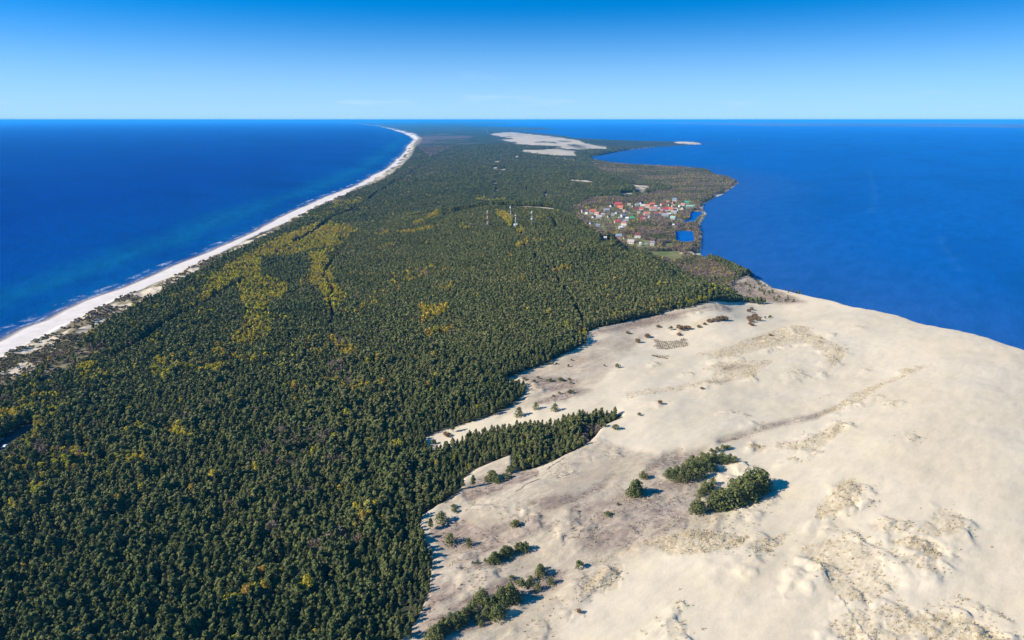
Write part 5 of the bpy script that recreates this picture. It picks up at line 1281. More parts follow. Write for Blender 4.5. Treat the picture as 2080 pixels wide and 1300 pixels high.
# solitary pines, shrubs and willows on the dune: photo foot, height, label
LONE = [  # (points, kind, label, group)
    (A6([(1090, 137, 2.6)]), 'pine_shrub', 'small dark shrub alone on the sand between wood edge and faint sand tracks', None),
    (A6([(1110, 105, 2.0)]), 'pine_shrub', 'flat olive shrub at the rim of the brown stained hollow by the forest edge', None),
    (A6([(1410, 165, 4.2)]), 'pine_shrub', 'solitary rounded pine shrub on open pale sand below the twig grid', None),
    (A6([(1325, 152, 2.2)]), 'pine_shrub', 'tiny dark shrub left of the solitary rounded pine shrub', None),
    (A6([(960, 120, 2.2), (985, 124, 2.4), (1010, 122, 2.0)]), 'pine_shrub', 'low dark shrub in a row of three under the forest edge', 'row of three low shrubs under the forest edge'),
    (A6([(800, 237, 3.2), (860, 257, 2.8), (890, 232, 2.4), (970, 248, 3.0), (1035, 246, 3.6), (1055, 248, 2.6), (1095, 240, 2.3), (1100, 267, 2.2), (945, 248, 2)]), 'pine_shrub',
     'small dark pine shrub scattered in the brown hollow near the sand inlet', 'pine shrubs in the brown hollow'),
    (A6([(985, 362, 2.0), (1030, 348, 2.6), (1095, 348, 3.6), (1110, 350, 2.6)]), 'pine_shrub', 'small pine shrub on the olive brown strip beside the sand inlet', 'pine shrubs on the olive brown strip'),
    (A6([(872, 443, 7.0)]), 'dune_pine', 'dark rounded pine standing alone in the sand inlet', None),
    (A6([(998, 455, 6.5)]), 'dune_pine', 'lighter green pine at the rim of the wooded spur, right of the lone dark pine', None),
    (A6([(762, 478, 8.0)]), 'dune_pine', 'broad spreading pine at the sand inlet, left of the lone dark pine', None),
    (A6([(428, 510, 8.0)]), 'pine_tree', 'slim pine at the left end of the sand inlet', None),
    (A6([(325, 572, 7.5)]), 'pine_tree', 'yellowish pine in the mouth of the sand inlet', None),
    (A6([(290, 600, 3.0), (275, 590, 2.6)]), 'willow_bush', 'ochre bush on the floor of the sand inlet beside the yellowish pine', 'ochre bushes in the sand inlet'),
    (A6([(195, 645, 3.4)]), 'pine_shrub', 'dark shrub at the innermost tip of the sand inlet', None),
    (A6([(1395, 600, 4.0)]), 'pine_shrub', 'dark shrub with shadow on clean sand off the tip of the wooded spur', None),
    (A6([(1328, 580, 3.0)]), 'pine_shrub', 'low shrub touching the tip of the wooded spur', None),
    (A6([(1555, 503, 2.6)]), 'pine_shrub', 'small grey shrub alone on the open sand right of the wooded spur', None),
    (A6([(575, 905, 6.5), (600, 912, 7.0), (622, 925, 5.5), (545, 918, 4.5), (590, 890, 6)]), 'dune_pine', 'pine in the little group on the brown ledge below the wooded spur', 'pines on the brown ledge below the spur'),
    (A6([(460, 958, 8.0)]), 'pine_tree', 'single pine standing clear of the forest above the brown ledge', None),
    (A6([(390, 975, 6.0)]), 'pine_tree', 'pale green pine at the forest edge left of the single clear standing pine', None),
    (A6([(680, 893, 3.8), (708, 852, 4.2), (690, 860, 3.5)]), 'pine_shrub', 'pine shrub strung out right of the group on the brown ledge', 'pine shrubs right of the ledge group'),
    (A6([(335, 1112, 2.6), (335, 1142, 2.8)]), 'pine_shrub', 'one of two small shrubs on bare sand by the forest edge', 'pair of small shrubs by the forest edge'),
    (A6([(252, 1200, 7.0)]), 'dune_pine', 'bushy pine throwing a long shadow just off the forest edge', None),
    (A6([(180, 1245, 7.5)]), 'pine_tree', 'narrow upright pine in the forest shadow on the sand', None),
    (A6([(732, 1224, 4.2)]), 'pine_shrub', 'single pine shrub beside a brown hummock in the stained sand', None),
    (A6([(1350, 1140, 3.0)]), 'pine_shrub', 'small shrub on the ridge below the oval pine thicket', None),
    (A6([(1415, 1072, 1.8)]), 'pine_shrub', 'tiny shrub below the brown heap and oval pines', None),
    (A6([(1505, 1010, 8.5), (1530, 1005, 9.5), (1545, 985, 8.0), (1515, 985, 8), (1545, 1018, 6)]), 'dune_pine', 'pine in the oval thicket on the brown stained hollow', 'pines of the oval thicket'),
    (A6([(1575, 892, 5.0), (1600, 893, 3.5)]), 'dune_pine', 'spreading low pine with a shadow to its right above the oval thicket', 'spreading low pines above the oval thicket'),
    (A8([(600, 282, 5.5), (640, 288, 7.5), (690, 292, 7.5), (740, 288, 8), (785, 275, 8), (830, 262, 7), (870, 232, 6.5), (900, 218, 6), (660, 262, 7), (700, 255, 7.5), (730, 226, 8), (790, 212, 7.5), (840, 195, 7), (885, 176, 6.5),
         (930, 172, 6.5), (980, 170, 6.5), (1030, 170, 5), (760, 245, 8), (810, 235, 7.5), (850, 215, 7), (700, 285, 6), (950, 150, 6), (900, 150, 6), (860, 165, 6), (1000, 150, 5.5), (620, 265, 6), (760, 190, 6), (820, 170, 6), (960, 172, 5)]), 'dune_pine',
     'pine in the long upper thicket on the open dune', 'pines of the long upper thicket'),
    (A8([(880, 118, 3.2), (920, 108, 3.2), (955, 97, 3.2), (985, 88, 2.6)]), 'pine_shrub', 'low pine shrub trailing up the sand behind the long upper thicket', 'trailing shrubs behind the long thicket'),
    (A8([(815, 362, 6), (845, 340, 6), (875, 332, 6), (890, 305, 5.5), (840, 318, 5.5)]), 'dune_pine', 'small pine in the tuft between the two thickets', 'pines between the two thickets'),
    (A8([(795, 490, 9), (770, 478, 7), (820, 478, 7.5)]), 'dune_pine', 'rounded pine at the left end of the shadow casting thicket', 'rounded pines at the left end of the thicket'),
    (A8([(880, 455, 9), (915, 458, 9.5), (945, 445, 9), (900, 425, 9), (935, 415, 9), (985, 442, 10.5), (1020, 440, 11), (1060, 425, 11.5), (1100, 412, 12), (1140, 388, 12), (1180, 360, 12), (1215, 335, 11), (1000, 400, 11), (1045, 390, 12),
         (1090, 370, 12), (1140, 350, 12), (1185, 330, 11.5), (1010, 360, 10), (1060, 345, 11), (1110, 330, 11.5), (1160, 318, 11), (960, 430, 10)]), 'dune_pine', 'tall pine in the thicket that throws a blue shadow on bare sand', 'tall pines of the shadow casting thicket'),
    (B4([(535, 425, 6.5)]), 'dune_pine', 'pine with long shadow among grey lichen patches near the forest', None),
    (B4([(690, 434, 5.0)]), 'dune_pine', 'smaller pine right of the pine with long shadow on grey lichen', None),
    (B4([(1080, 472, 5.5), (1112, 472, 6.2), (1150, 468, 5.5), (960, 528, 5.5), (1000, 512, 6.0), (980, 500, 5), (930, 556, 5.0), (895, 568, 6.5), (905, 545, 5), (860, 574, 3.5), (820, 575, 2.2), (760, 592, 1.8), (720, 600, 1.6), (1030, 500, 5)]), 'dune_pine',
     'pine in the slanting row above the white sand tongue', 'pines of the slanting row'),
    (B4([(1265, 655, 6.5), (1285, 625, 5.5), (1270, 600, 4.5)]), 'dune_pine', 'pine in the small knot beyond the white sand tongue', 'pines of the small knot'),
    (B4([(1355, 705, 5.0)]), 'dune_pine', 'rounded dark pine with a shadow on the sand right of the knot', None),
    (B4([(1245, 757, 5.0), (1175, 728, 4.5), (1190, 700, 4)]), 'dune_pine', 'bushy olive pine on brown ground below the knot', 'olive pines below the knot'),
    (B4([(1105, 735, 3.6)]), 'pine_shrub', 'pale olive shrub left of the bushy olive pines', None),
    (B4([(1042, 682, 2.0)]), 'pine_shrub', 'tiny shrub on the upper rim of the white sand tongue', None),
    (B4([(1580, 588, 4.0)]), 'pine_shrub', 'solitary shrub right of the small knot on bare sand', None),
    (B4([(960, 880, 8.5), (1000, 876, 9), (1045, 865, 8.5), (1080, 850, 6.5), (930, 868, 7), (1030, 820, 8.5), (990, 840, 8), (790, 885, 7.5), (830, 905, 6.5), (875, 895, 5.5), (760, 870, 5.5), (800, 850, 6.5), (920, 985, 7), (955, 975, 6), (890, 978, 6),
         (820, 980, 5), (840, 950, 6), (760, 1022, 4.5), (790, 1052, 3.5), (690, 985, 6.5), (720, 955, 6.5), (650, 1010, 5.5), (610, 1075, 6.5), (570, 1095, 6.5), (600, 1040, 6), (510, 1120, 6.5), (460, 1150, 7), (420, 1185, 7.5), (480, 1110, 7), (540, 1065, 6),
         (390, 1205, 7), (650, 1050, 5.5), (440, 1200, 7)]), 'dune_pine', 'pine in the long slanting belt at the bottom of the dune', 'pines of the long slanting belt'),
    (B4([(115, 1120, 7), (200, 1205, 8), (120, 1200, 8.5)]), 'pine_tree', 'pine at the outer forest rim near the bottom edge, beside shadowed sand', 'rim pines at the bottom edge'),
    (A6([(1060, 38, 4.5)]), 'willow_bush', 'round yellow bush at the corner where forest meets the twig covered sand', None),
    (B6([(600, 615, 3), (805, 648, 4), (705, 695, 4)]), 'willow_bush', 'reddish brown bush on sand below the furrowed twig band', 'reddish bushes below the twig band'),
    (B6([(1045, 585, 4)]), 'pine_shrub', 'dark pine shrub among reddish bushes above the twig grid', None),
    (B6([(1165, 590, 5), (1135, 575, 4), (1240, 580, 4), (1215, 578, 3), (1140, 635, 3)]), 'willow_bush', 'brown willow bush in the cluster above the twig grid', 'willow bushes above the twig grid'),
    (B6([(920, 555, 3)]), 'willow_bush', 'pale thin bush between twig band and twig grid', None),
    (B6([(1600, 468, 5), (1560, 475, 4.5), (1510, 490, 4), (1460, 498, 3.6), (1630, 465, 4)]), 'willow_bush', 'golden willow bush in the line left of the dune crest path', 'golden willows left of the crest path'),
    (B6([(1350, 558, 3), (1410, 528, 3)]), 'willow_bush', 'low brown bush between golden willows and the bush cluster', 'low brown bushes near the golden willows'),
    (B6([(1880, 425, 4.5), (1930, 430, 5), (1970, 455, 4.5), (1900, 480, 4), (1890, 515, 3), (1915, 530, 3), (1945, 385, 4), (1880, 335, 4), (1910, 320, 3.5)]), 'willow_bush', 'orange brown bush in the column running down the dune crest', 'orange bushes on the dune crest'),
    (A7([(410, 245, 3.2), (400, 255, 2.5), (375, 250, 2.5)]), 'pine_shrub', 'grey green shrub right of the orange bushes on the crest', 'grey green shrubs on the crest'),
    (A7([(405, 395, 2.6)]), 'willow_bush', 'single reddish bush on clean sand above the grassy hummocks', None),
    (A7([(240, 58, 5), (270, 75, 5), (265, 103, 4), (350, 105, 5), (335, 98, 4.5), (420, 115, 5), (395, 112, 5), (460, 135, 4.5), (520, 155, 5.5), (505, 160, 4), (560, 165, 5), (300, 82, 4), (325, 60, 4), (210, 70, 4)]), 'dune_pine', 'dark pine scattered on grey sand beside the lagoon beach',
     'scattered pines beside the lagoon beach'),
    (A7([(180, 145, 3), (210, 150, 3.5), (240, 152, 3), (270, 160, 3), (300, 165, 3), (330, 170, 2.5)]), 'willow_bush', 'brown bush along the top of the dune crest before the lagoon', 'brown bushes along the dune top'),
    (B4([(1585, 945, 1.6)]), 'willow_bush', 'tiny brown tussock alone on smooth sand near the bottom', None),
    (A6([(1690, 425, 2.4)]), 'willow_bush', 'brown tussock on its own hummock right of the wooded spur', None),
    (A6([(1965, 322, 2)]), 'willow_bush', 'dark brown tussock far right on open sand above the thickets', None),
]
n_lone_pine = 0
for pts, kind, label, group in LONE:
    g = spot([(p[0], p[1]) for p in pts])
    for p, q in zip(pts, g):
        w = {'pine_tree': 1.05, 'dune_pine': random.uniform(.95, 1.2), 'pine_shrub': random.uniform(.9, 1.25), 'willow_bush': random.uniform(1.0, 1.35)}[kind]
        if kind == 'dune_pine': w *= .95 if p[2] > 8 else 1.22
        single(kind, q[0], q[1], p[2] * random.uniform(.88, 1.06) * (.84 if kind == 'dune_pine' and p[2] <= 8 else 1), w, label, {'pine_tree': 'pine', 'dune_pine': 'pine', 'pine_shrub': 'shrub', 'willow_bush': 'bush'}[kind], group)
        n_lone_pine += kind in ('pine_tree', 'dune_pine')

def split_largest(P, n, h_vis=6):
    """the n that show largest inside the photo, and the rest"""
    z = ground(P[:, 0], P[:, 1])
    px, py, d = project(P[:, 0], P[:, 1], z + P[:, 2] * .7)
    inside = (px > 2) & (px < 2078) & (py > 5) & (py < 1297)
    size = np.where(inside, P[:, 2] * P[:, 3] / d, -1)
    o = np.argsort(-size)
    n = min(n, int(inside.sum()))
    return P[o[:n]], P[o[n:]], px[o[:n]], py[o[:n]]
big, rest, px_, py_ = split_largest(TREES['pine'], 300 - n_lone_pine)
for q, a, b in zip(big, px_, py_):
    side = 'left part' if a < 330 else ('middle' if a < 620 else 'right part')
    single('pine_tree', q[0], q[1], q[2], q[3] * random.uniform(.92, 1.15), f'dark green pine in the {side} of the dense forest along the bottom edge', 'pine', 'forest pines along the bottom edge')
place_cloud('pine_forest', 'pine', rest, M['needle'], 'dark green pine forest covering the spit')
big, rest, px_, py_ = split_largest(TREES['birch'], 300)
for q, a, b in zip(big, px_, py_):
    where = ('near the bottom edge' if b > 1130 else 'in the near forest') if b > 960 else ('in the golden belt at the left edge' if a < 330 else 'in the middle distance')
    single('birch_tree', q[0], q[1], q[2], q[3] * random.uniform(.9, 1.1), f'yellow leaved birch among dark pines {where}', 'birch', 'yellow birches among the pines')
place_cloud('birch_woodland', 'birch', rest, M['birch'], 'golden young birch growth in belts through the forest')
big, rest, px_, py_ = split_largest(TREES['bare'], 300)
for q, a, b in zip(big, px_, py_):
    where = ('near the bottom edge' if b > 1130 else 'in the near forest') if b > 960 else ('behind the foredune' if a < 330 else 'in the middle distance')
    single('bare_tree', q[0], q[1], q[2], q[3] * random.uniform(.9, 1.1), f'greyish brown leafless tree among dark pines {where}', 'tree', 'leafless trees among the pines')
place_cloud('bare_woodland', 'bare', rest, M['twig'], 'brown leafless woodland around the village and beyond')
place_cloud('foredune_scrub', 'scrub', TREES['scrub'], M['scrub'], 'low scrub covering the foredune behind the beach')

# ------------------------------------------------------------------ marram grass tufts on the hummocks
def grass_tufts():
    P = []
    for Pl, w in _reg['grass']:
        x0, y0 = Pl.min(0); x1, y1 = Pl.max(0)
        r = np.hypot(*Pl.mean(0)); n = int((x1 - x0) * (y1 - y0) * .34 * w * min(1, 500 / r))
        x, y = rng.uniform(x0, x1, n), rng.uniform(y0, y1, n)
        k = in_poly(x, y, Pl)
        x, y = x[k], y[k]
        u, v = x * WC + y * WS, -x * WS + y * WC
        k = fbm(u / 9, v / 4, 401, 3) + .15 * (rng.random(len(x)) - .5) > .50
        P.append(np.stack([x[k], y[k]], -1))
    for hx, h_ in zip(_hg, HUM):
        n = int(h_[2] * 1.6)
        a = rng.normal(size=(n, 2)) * h_[2] * .42
        P.append(hx + a)
    P = np.concatenate(P)
    z = ground(P[:, 0], P[:, 1])
    N, B = len(P), 7
    a = rng.uniform(0, 6.283, (N, B)); L = rng.uniform(.45, 1.1, (N, 1)) * rng.uniform(.6, 1.2, (N, B)); lean = rng.uniform(.15, .9, (N, B))
    c = np.stack([P[:, 0], P[:, 1], z - .05], -1)[:, None, :] + np.stack([rng.normal(size=(N, B)) * .22, rng.normal(size=(N, B)) * .22, np.zeros((N, B))], -1)
    tip = c + np.stack([np.cos(a) * L * lean + .25 * L, np.sin(a) * L * lean + .1 * L, L * .8], -1)
    sd = np.stack([-np.sin(a), np.cos(a), np.zeros((N, B))], -1) * .16
    V_ = np.stack([c + sd, c - sd, tip], 2).reshape(-1, 3)
    t = (rng.random((N, 1)) * .7 + rng.random((N, B)) * .2).ravel()
    o = mesh_np('marram_grass', V_, np.arange(len(V_)).reshape(-1, 3), [M['marram']], attrs={'tint': ('FACE', t)})
    print('tufts', N)
    o.color = (0, 0, 0, 1)
    tag(o, 'tufts of dry marram grass on the dune hummocks', kind='stuff')
grass_tufts()

def heather_mats():
    P = []
    for Pl, w in _reg['stain']:
        if w < .5: continue
        x0, y0 = Pl.min(0); x1, y1 = Pl.max(0)
        n = int((x1 - x0) * (y1 - y0) * .30 * w * min(1, 450 / np.hypot(*Pl.mean(0))))
        x, y = rng.uniform(x0, x1, n), rng.uniform(y0, y1, n)
        u, v = x * WC + y * WS, -x * WS + y * WC
        k = in_poly(x, y, Pl) & gridval(g_dune, x, y) & (fbm(u / 14, v / 5, 411, 4) + .22 * (rng.random(n) - .5) > .52)
        P.append(np.stack([x[k], y[k]], -1))
    P = np.concatenate(P); N, B = len(P), 6
    z = ground(P[:, 0], P[:, 1])
    c = np.stack([P[:, 0], P[:, 1], z - .03], -1)[:, None, :] + np.stack([rng.normal(size=(N, B)) * .42, rng.normal(size=(N, B)) * .26, np.zeros((N, B))], -1)
    a = rng.uniform(0, 6.283, (N, B)); L = rng.uniform(.15, .5, (N, B))
    tip = c + np.stack([np.cos(a) * L * .7, np.sin(a) * L * .7, L], -1)
    sd = np.stack([-np.sin(a), np.cos(a), np.zeros((N, B))], -1) * .2
    V_ = np.stack([c + sd, c - sd, tip], 2).reshape(-1, 3)
    t = (rng.random((N, 1)) * .75 + rng.random((N, B)) * .2).ravel()
    o = mesh_np('dry_heather', V_, np.arange(len(V_)).reshape(-1, 3), [M['heather']], attrs={'tint': ('FACE', t)})
    o.color = (0, 0, 0, 1); print('heather', N)
    tag(o, 'low brown heather and lichen on the sand along the forest edge', kind='stuff')
heather_mats()

# ------------------------------------------------------------------ brushwood set out to hold the sand
def twig_rows(lines, h, dens, rg, wob=.12):
    V_ = []
    for a, b in lines:
        L = np.linalg.norm(b - a); n = max(2, int(L * dens))
        t = rg.random(n)[:, None]
        p = a + (b - a) * t + rg.normal(size=(n, 2)) * wob
        z = ground(p[:, 0], p[:, 1])
        c = np.c_[p, z - .08]
        ang = rg.uniform(0, 6.283, n); hh = h * rg.uniform(.5, 1.25, n)
        tip = c + np.stack([np.cos(ang) * hh * .5, np.sin(ang) * hh * .5, hh], -1)
        sd = np.stack([-np.sin(ang), np.cos(ang), np.zeros(n)], -1) * .11
        V_.append(np.stack([c + sd, c - sd, tip], 1).reshape(-1, 3))
    V_ = np.concatenate(V_)
    return V_, np.arange(len(V_)).reshape(-1, 3)
def lattice(Pl, cell, ang, rg, drop=.08):
    c = Pl.mean(0); ca, sa = math.cos(ang), math.sin(ang)
    Q = (Pl - c) @ np.array([[ca, -sa], [sa, ca]])
    x0, y0 = Q.min(0); x1, y1 = Q.max(0)
    L = []
    back = lambda q: np.array([q[0] * ca + q[1] * sa, -q[0] * sa + q[1] * ca]) + c
    for i in np.arange(x0, x1, cell):
        for j in np.arange(y0, y1, cell):
            for e in ((cell, 0), (0, cell)):
                a, b = back((i, j)), back((i + e[0], j + e[1]))
                mid = (a + b) / 2
                if in_poly(mid[:1], mid[1:], Pl)[0] and rg.random() > drop: L.append((a, b))
    return L
def to_world(pts): return to_ground(pts)[:, :2]
rg9 = np.random.default_rng(99)
gp = to_world(B6([(860, 668), (905, 668), (960, 690), (1080, 700), (1225, 665), (1215, 700), (1250, 745), (920, 798), (880, 775), (905, 735), (860, 755), (900, 710)]))
v, f = twig_rows(lattice(gp, 1.75, R(20), rg9, .25), .8, 8, rg9)
tag(mesh_np('brushwood_grid', v, f, [M['brush']]), 'square grid of brown brushwood rows holding the open sand', 'brushwood')
gp = to_world(B6([(165, 640), (205, 590), (300, 565), (640, 500), (900, 425), (1130, 345), (1250, 335), (1420, 350), (1560, 300), (1640, 320), (1700, 365), (1400, 400), (1180, 440), (800, 530), (500, 610), (270, 700)]))
v, f = twig_rows(lattice(gp, 3.2, R(24), rg9, .2), .55, 4, rg9)
tag(mesh_np('brushwood_band', v, f, [M['brush']]), 'long band of weathered brushwood rows along the forest edge', 'brushwood')
ln = to_world(B6([(865, 862), (900, 868), (940, 884), (985, 895), (1020, 908)]))
rows = [(ln[i], ln[i + 1]) for i in range(4)] + [(ln[i] + [0, 1.2], ln[i + 1] + [0, 1.4]) for i in range(4)] + [(ln[0] + [2.0 * k, -1.0 - .3 * k], ln[0] + [2.0 * k - .6, 2.4 - .3 * k]) for k in range(7)]
v, f = twig_rows(rows, 1.2, 10, rg9, .3)
tag(mesh_np('brushwood_hedge', v, f, [M['brush']]), 'short dark brushwood row on clean sand below the brushwood grid', 'brushwood')
for (pts, lab) in ((A6([(735, 1008), (775, 990), (800, 962), (850, 935), (905, 915)]), 'thin dark line of old twig fence on pale sand below the wooded spur'),
                   (A6([(945, 850), (985, 825), (1060, 785)]), 'short thin twig fence on sand under the tip of the wooded spur'),
                   (A6([(1010, 918), (1080, 895), (1130, 870)]), 'faint broken twig fence between the other two twig fences')):
    w = to_world(pts)
    v, f = twig_rows([(w[i], w[i + 1]) for i in range(len(w) - 1)], .8, 9, rg9, .1)
    tag(mesh_np('twig_fence', v, f, [M['brush']]), lab, 'fence', 'old twig fences on the dune')

# ------------------------------------------------------------------ village
RC = {'maroon': (.16, .03, .04), 'dark': (.07, .055, .065), 'orange': (.55, .13, .055), 'salmon': (.52, .20, .13), 'grey': (.33, .32, .33), 'red': (.48, .075, .05), 'tan': (.45, .36, .22),
      'greygreen': (.28, .33, .29), 'black': (.025, .025, .035), 'cream': (.60, .56, .46), 'crimson': (.42, .035, .06), 'bluegrey': (.22, .29, .38), 'green': (.05, .30, .19), 'palegreen': (.30, .48, .38),
      'emerald': (.02, .42, .17), 'lilac': (.33, .27, .36), 'pinkgrey': (.48, .38, .36), 'white': (.72, .72, .72)}
RM = {k: plain('roof ' + k, tuple(.78 * v + .02 for v in c), .8, .25, .9) for k, c in RC.items()}
WC_ = {'white': (.74, .72, .69), 'cream': (.66, .60, .48), 'salmon': (.56, .30, .22), 'greygreen': (.40, .47, .42), 'crimson': (.42, .05, .07)}
WM = {k: plain('wall ' + k, tuple(.72 * v for v in c), .85, .12, .7) for k, c in WC_.items()}
M['pane'] = plain('window glass', (.04, .05, .07), .15, .05, 1.0, .5)
M['door'] = plain('door wood', (.13, .07, .04), .7)
M['brick'] = plain('chimney brick', (.33, .13, .09), .9, .2, 3)

def house(x, y, z, W, D, H, roof, wall, rz, label):
    o = empty('house', (x, y, z), R(rz))
    w, d = W / 2, D / 2
    pitch = D * .48
    b = MB()
    b.box(-w, w, -d, d, -1.2, H)
    n = len(b.v)
    for sx in (-1, 1):
        b.quad((sx * w, -sx * d, H), (sx * w, sx * d, H), (sx * w, 0, H + pitch))
    b.build('wall', WM[wall], o)
    r = MB(); ov, th = .5, .22
    k = pitch / d
    for sy in (-1, 1):
        e = sy * (d + ov); ze = H - ov * k
        P = [(-w - ov, e, ze + .05), (w + ov, e, ze + .05), (w + ov, 0, H + pitch + .05), (-w - ov, 0, H + pitch + .05)]
        Q = [(p[0], p[1], p[2] + th) for p in P]
        if sy > 0: P, Q = P[::-1], Q[::-1]
        r.quad(*Q); r.quad(*P[::-1])
        for i in range(4):
            j = (i + 1) % 4
            if i in (0, 1, 3) or True: r.quad(P[i], P[j], Q[j], Q[i])
    ro = r.build('roof', RM[roof], o)
    if W > 6:
        c = MB(); cx_ = w * .35; c.box(cx_ - .35, cx_ + .35, .35, 1.0, H + pitch * .55, H + pitch + .9); c.box(cx_ - .42, cx_ + .42, .28, 1.07, H + pitch + .9, H + pitch + 1.02)
        c.build('chimney', M['brick'], ro)
    nw = max(1, int(W / 3.4))
    for i in range(nw):
        xx = -w + W * (i + .5) / nw
        if i == nw // 2:
            dm = MB(); dm.box(xx - .5, xx + .5, -d - .05, -d + .05, .1, 2.2); dm.build('door', M['door'], o)
        else:
            m_ = MB(); m_.box(xx - .55, xx + .55, -d - .04, -d + .05, H * .36, H * .36 + 1.25); m_.build('window', M['pane'], o)
    for sx in (-1, 1):
        for yy in (-D * .22, D * .22):
            m_ = MB(); a, c2 = sorted((sx * (w - .05), sx * (w + .04))); m_.box(a, c2, yy - .5, yy + .5, H * .36, H * .36 + 1.25); m_.build('window', M['pane'], o)
        m_ = MB(); m_.box(a, c2, -.5, .5, H + pitch * .18, H + pitch * .18 + 1.1)
        if D > 5: m_.build('window', M['pane'], o)
    return tag(o, label, 'house', 'houses of the lagoon village')
for h, q in zip(HOUSES, hpos):
    _, _, dep = project(q[0], q[1], q[2])
    W = max(3.4, h[2] / 6.5 / F_PX * dep * .86)
    D = min(9.5, max(3.2, W * .72)) * .95
    Hh = 2.2 if W < 6 else random.uniform(2.7, 3.7)
    if 'villa' in h[6] or 'large' in h[6]: Hh = 5.4
    if 'shed' in h[6]: D *= .6; Hh = 2.6
    rz = h[5] + math.degrees(math.atan2(-q[0], q[1])) * .7
    house(q[0], q[1], q[2], W, D, Hh, h[3], h[4], rz, h[6])
# village lanes
for k, pts in enumerate((A2([(215, 382), (300, 386), (390, 394)]), A2([(380, 462), (500, 466), (615, 466)]), A2([(700, 240), (780, 290), (900, 300)]), A2([(1400, 350), (1480, 352)]))):
    g = to_ground(pts)[:, :2]; w = 2.4
    V_, F_ = [], []
    g = refine(g, .0, 2)
    for i, q in enumerate(g):
        t = g[min(i + 1, len(g) - 1)] - g[max(i - 1, 0)]; t /= np.linalg.norm(t); nn = np.array([-t[1], t[0]])
        for s in (-1, 1):
            e = q + nn * w * s; V_.append((e[0], e[1], float(ground(np.array(e[0]), np.array(e[1]))) + .25))
        if i: F_.append((2 * i - 2, 2 * i - 1, 2 * i + 1, 2 * i))
    if k == 0: M['lane'] = plain('gravel lane', (.46, .43, .39), .95, .15, .5)
    tag(mesh_np('village_road', V_, F_, [M['lane']]), kind='structure')

# ------------------------------------------------------------------ masts on the wooded hill
M['mast_white'] = plain('white mast paint', (.78, .78, .78), .6, .06)
M['mast_red'] = plain('red mast paint', (.50, .06, .045), .6, .08)
M['mast_grey'] = plain('galvanised steel', (.36, .37, .39), .45, .1, 2.0, .5, .3)
def mast(x, y, z, H, w, bands, label, dishes):
    o = empty('radio_mast', (x, y, z))
    nb = len(bands)
    for i, m in enumerate(bands):
        b = MB(); z0, z1 = H * i / nb, H * (i + 1) / nb
        ns = max(1, int((z1 - z0) / 2.0))
        cs = [(w / 2 * math.cos(a), w / 2 * math.sin(a)) for a in (R(45), R(135), R(225), R(315))]
        for c in cs: b.bar((c[0], c[1], z0), (c[0], c[1], z1), .10, n=4)
        for s in range(ns):
            za, zb = z0 + (z1 - z0) * s / ns, z0 + (z1 - z0) * (s + 1) / ns
            for j in range(4):
                p, q = cs[j], cs[(j + 1) % 4]
                b.bar((p[0], p[1], za), (q[0], q[1], za), .06, n=4)
                b.bar((p[0], p[1], za), (q[0], q[1], zb), .06, n=4)
        b.build('lattice_section', M[m], o)
    b = MB(); b.bar((0, 0, H), (0, 0, H + 3.0), .07, .04); b.build('aerial', M['mast_white'], o)
    for (hz, a, r) in dishes:
        b = MB(); dx, dy = math.cos(a), math.sin(a); c = (dx * (w / 2 + .35), dy * (w / 2 + .35), hz)
        b.bar(c, (c[0] + dx * .5, c[1] + dy * .5, hz), r, r * .92, 10); b.bar((0, 0, hz), c, .07, n=4)
        b.build('dish_antenna', M['mast_white'], o)
    return tag(o, label, 'mast', 'radio masts on the wooded hill')
ML = ['red and white banded lattice mast, leftmost on the wooded hill', 'tall grey lattice mast hung with aerials, second from left on the hill',
      'slim grey mast above the small white hut on the hill', 'grey mast with white dishes, rightmost on the wooded hill']
for m, q, lab in zip(MASTS, mpos, ML):
    _, _, dep = project(q[0], q[1], q[2])
    H = (m[1] - m[2]) / F_PX * dep / .985
    bands = ['mast_white', 'mast_red', 'mast_white', 'mast_red', 'mast_white', 'mast_red', 'mast_white'] if m[3] == 'red_white' else ['mast_grey'] * 4
    ds = [] if m[3] == 'red_white' else [(H * random.uniform(.45, 1.0), random.uniform(-2.6, -.5), random.uniform(.45, .9)) for _ in range(7)]
    mast(q[0], q[1], q[2], H - 3, 1.7 if m[3] == 'red_white' else 1.1, bands, lab, ds)
q = hut_pos[0]
o = house(q[0], q[1], q[2], 5, 4, 4.6, 'white', 'white', 5, 'small white hut at the foot of the masts on the hill')
o.name = 'mast_hut'; o['category'] = 'hut'; del o['group']
for (a, b, hpx, lab) in ((883, 275, 5, 'dark lookout tower rising from the far forest near the beach bend'), (990, 271, 9, 'thin pale mast in the far forest left of the far dune')):
    q = spot([(a, b)])[0]; _, _, dep = project(*q); H = hpx / F_PX * dep
    o = empty('lookout_tower' if 'lookout' in lab else 'radio_mast', tuple(q))
    w = 5.0 if 'lookout' in lab else 1.4
    bb = MB()
    for sx in (-1, 1):
        for sy in (-1, 1): bb.bar((sx * w, sy * w, 0), (sx * w * .5, sy * w * .5, H), .5 if w > 2 else .3, n=4)
    for k in range(8): 
        zz = H * k / 8; ww = w * (1 - .5 * k / 8)
        bb.bar((-ww, -ww, zz), (ww, -ww, zz + H / 8), .25, n=4); bb.bar((ww, ww, zz), (-ww, ww, zz + H / 8), .25, n=4)
    bb.build('frame', M['bark'] if w > 2 else M['mast_grey'], o)
    cb = MB(); cb.box(-w * .8, w * .8, -w * .8, w * .8, H, H + w * .9); cb.build('cabin' if w > 2 else 'aerial', M['bark'] if w > 2 else M['mast_red'], o)
    tag(o, lab, 'tower' if w > 2 else 'mast')

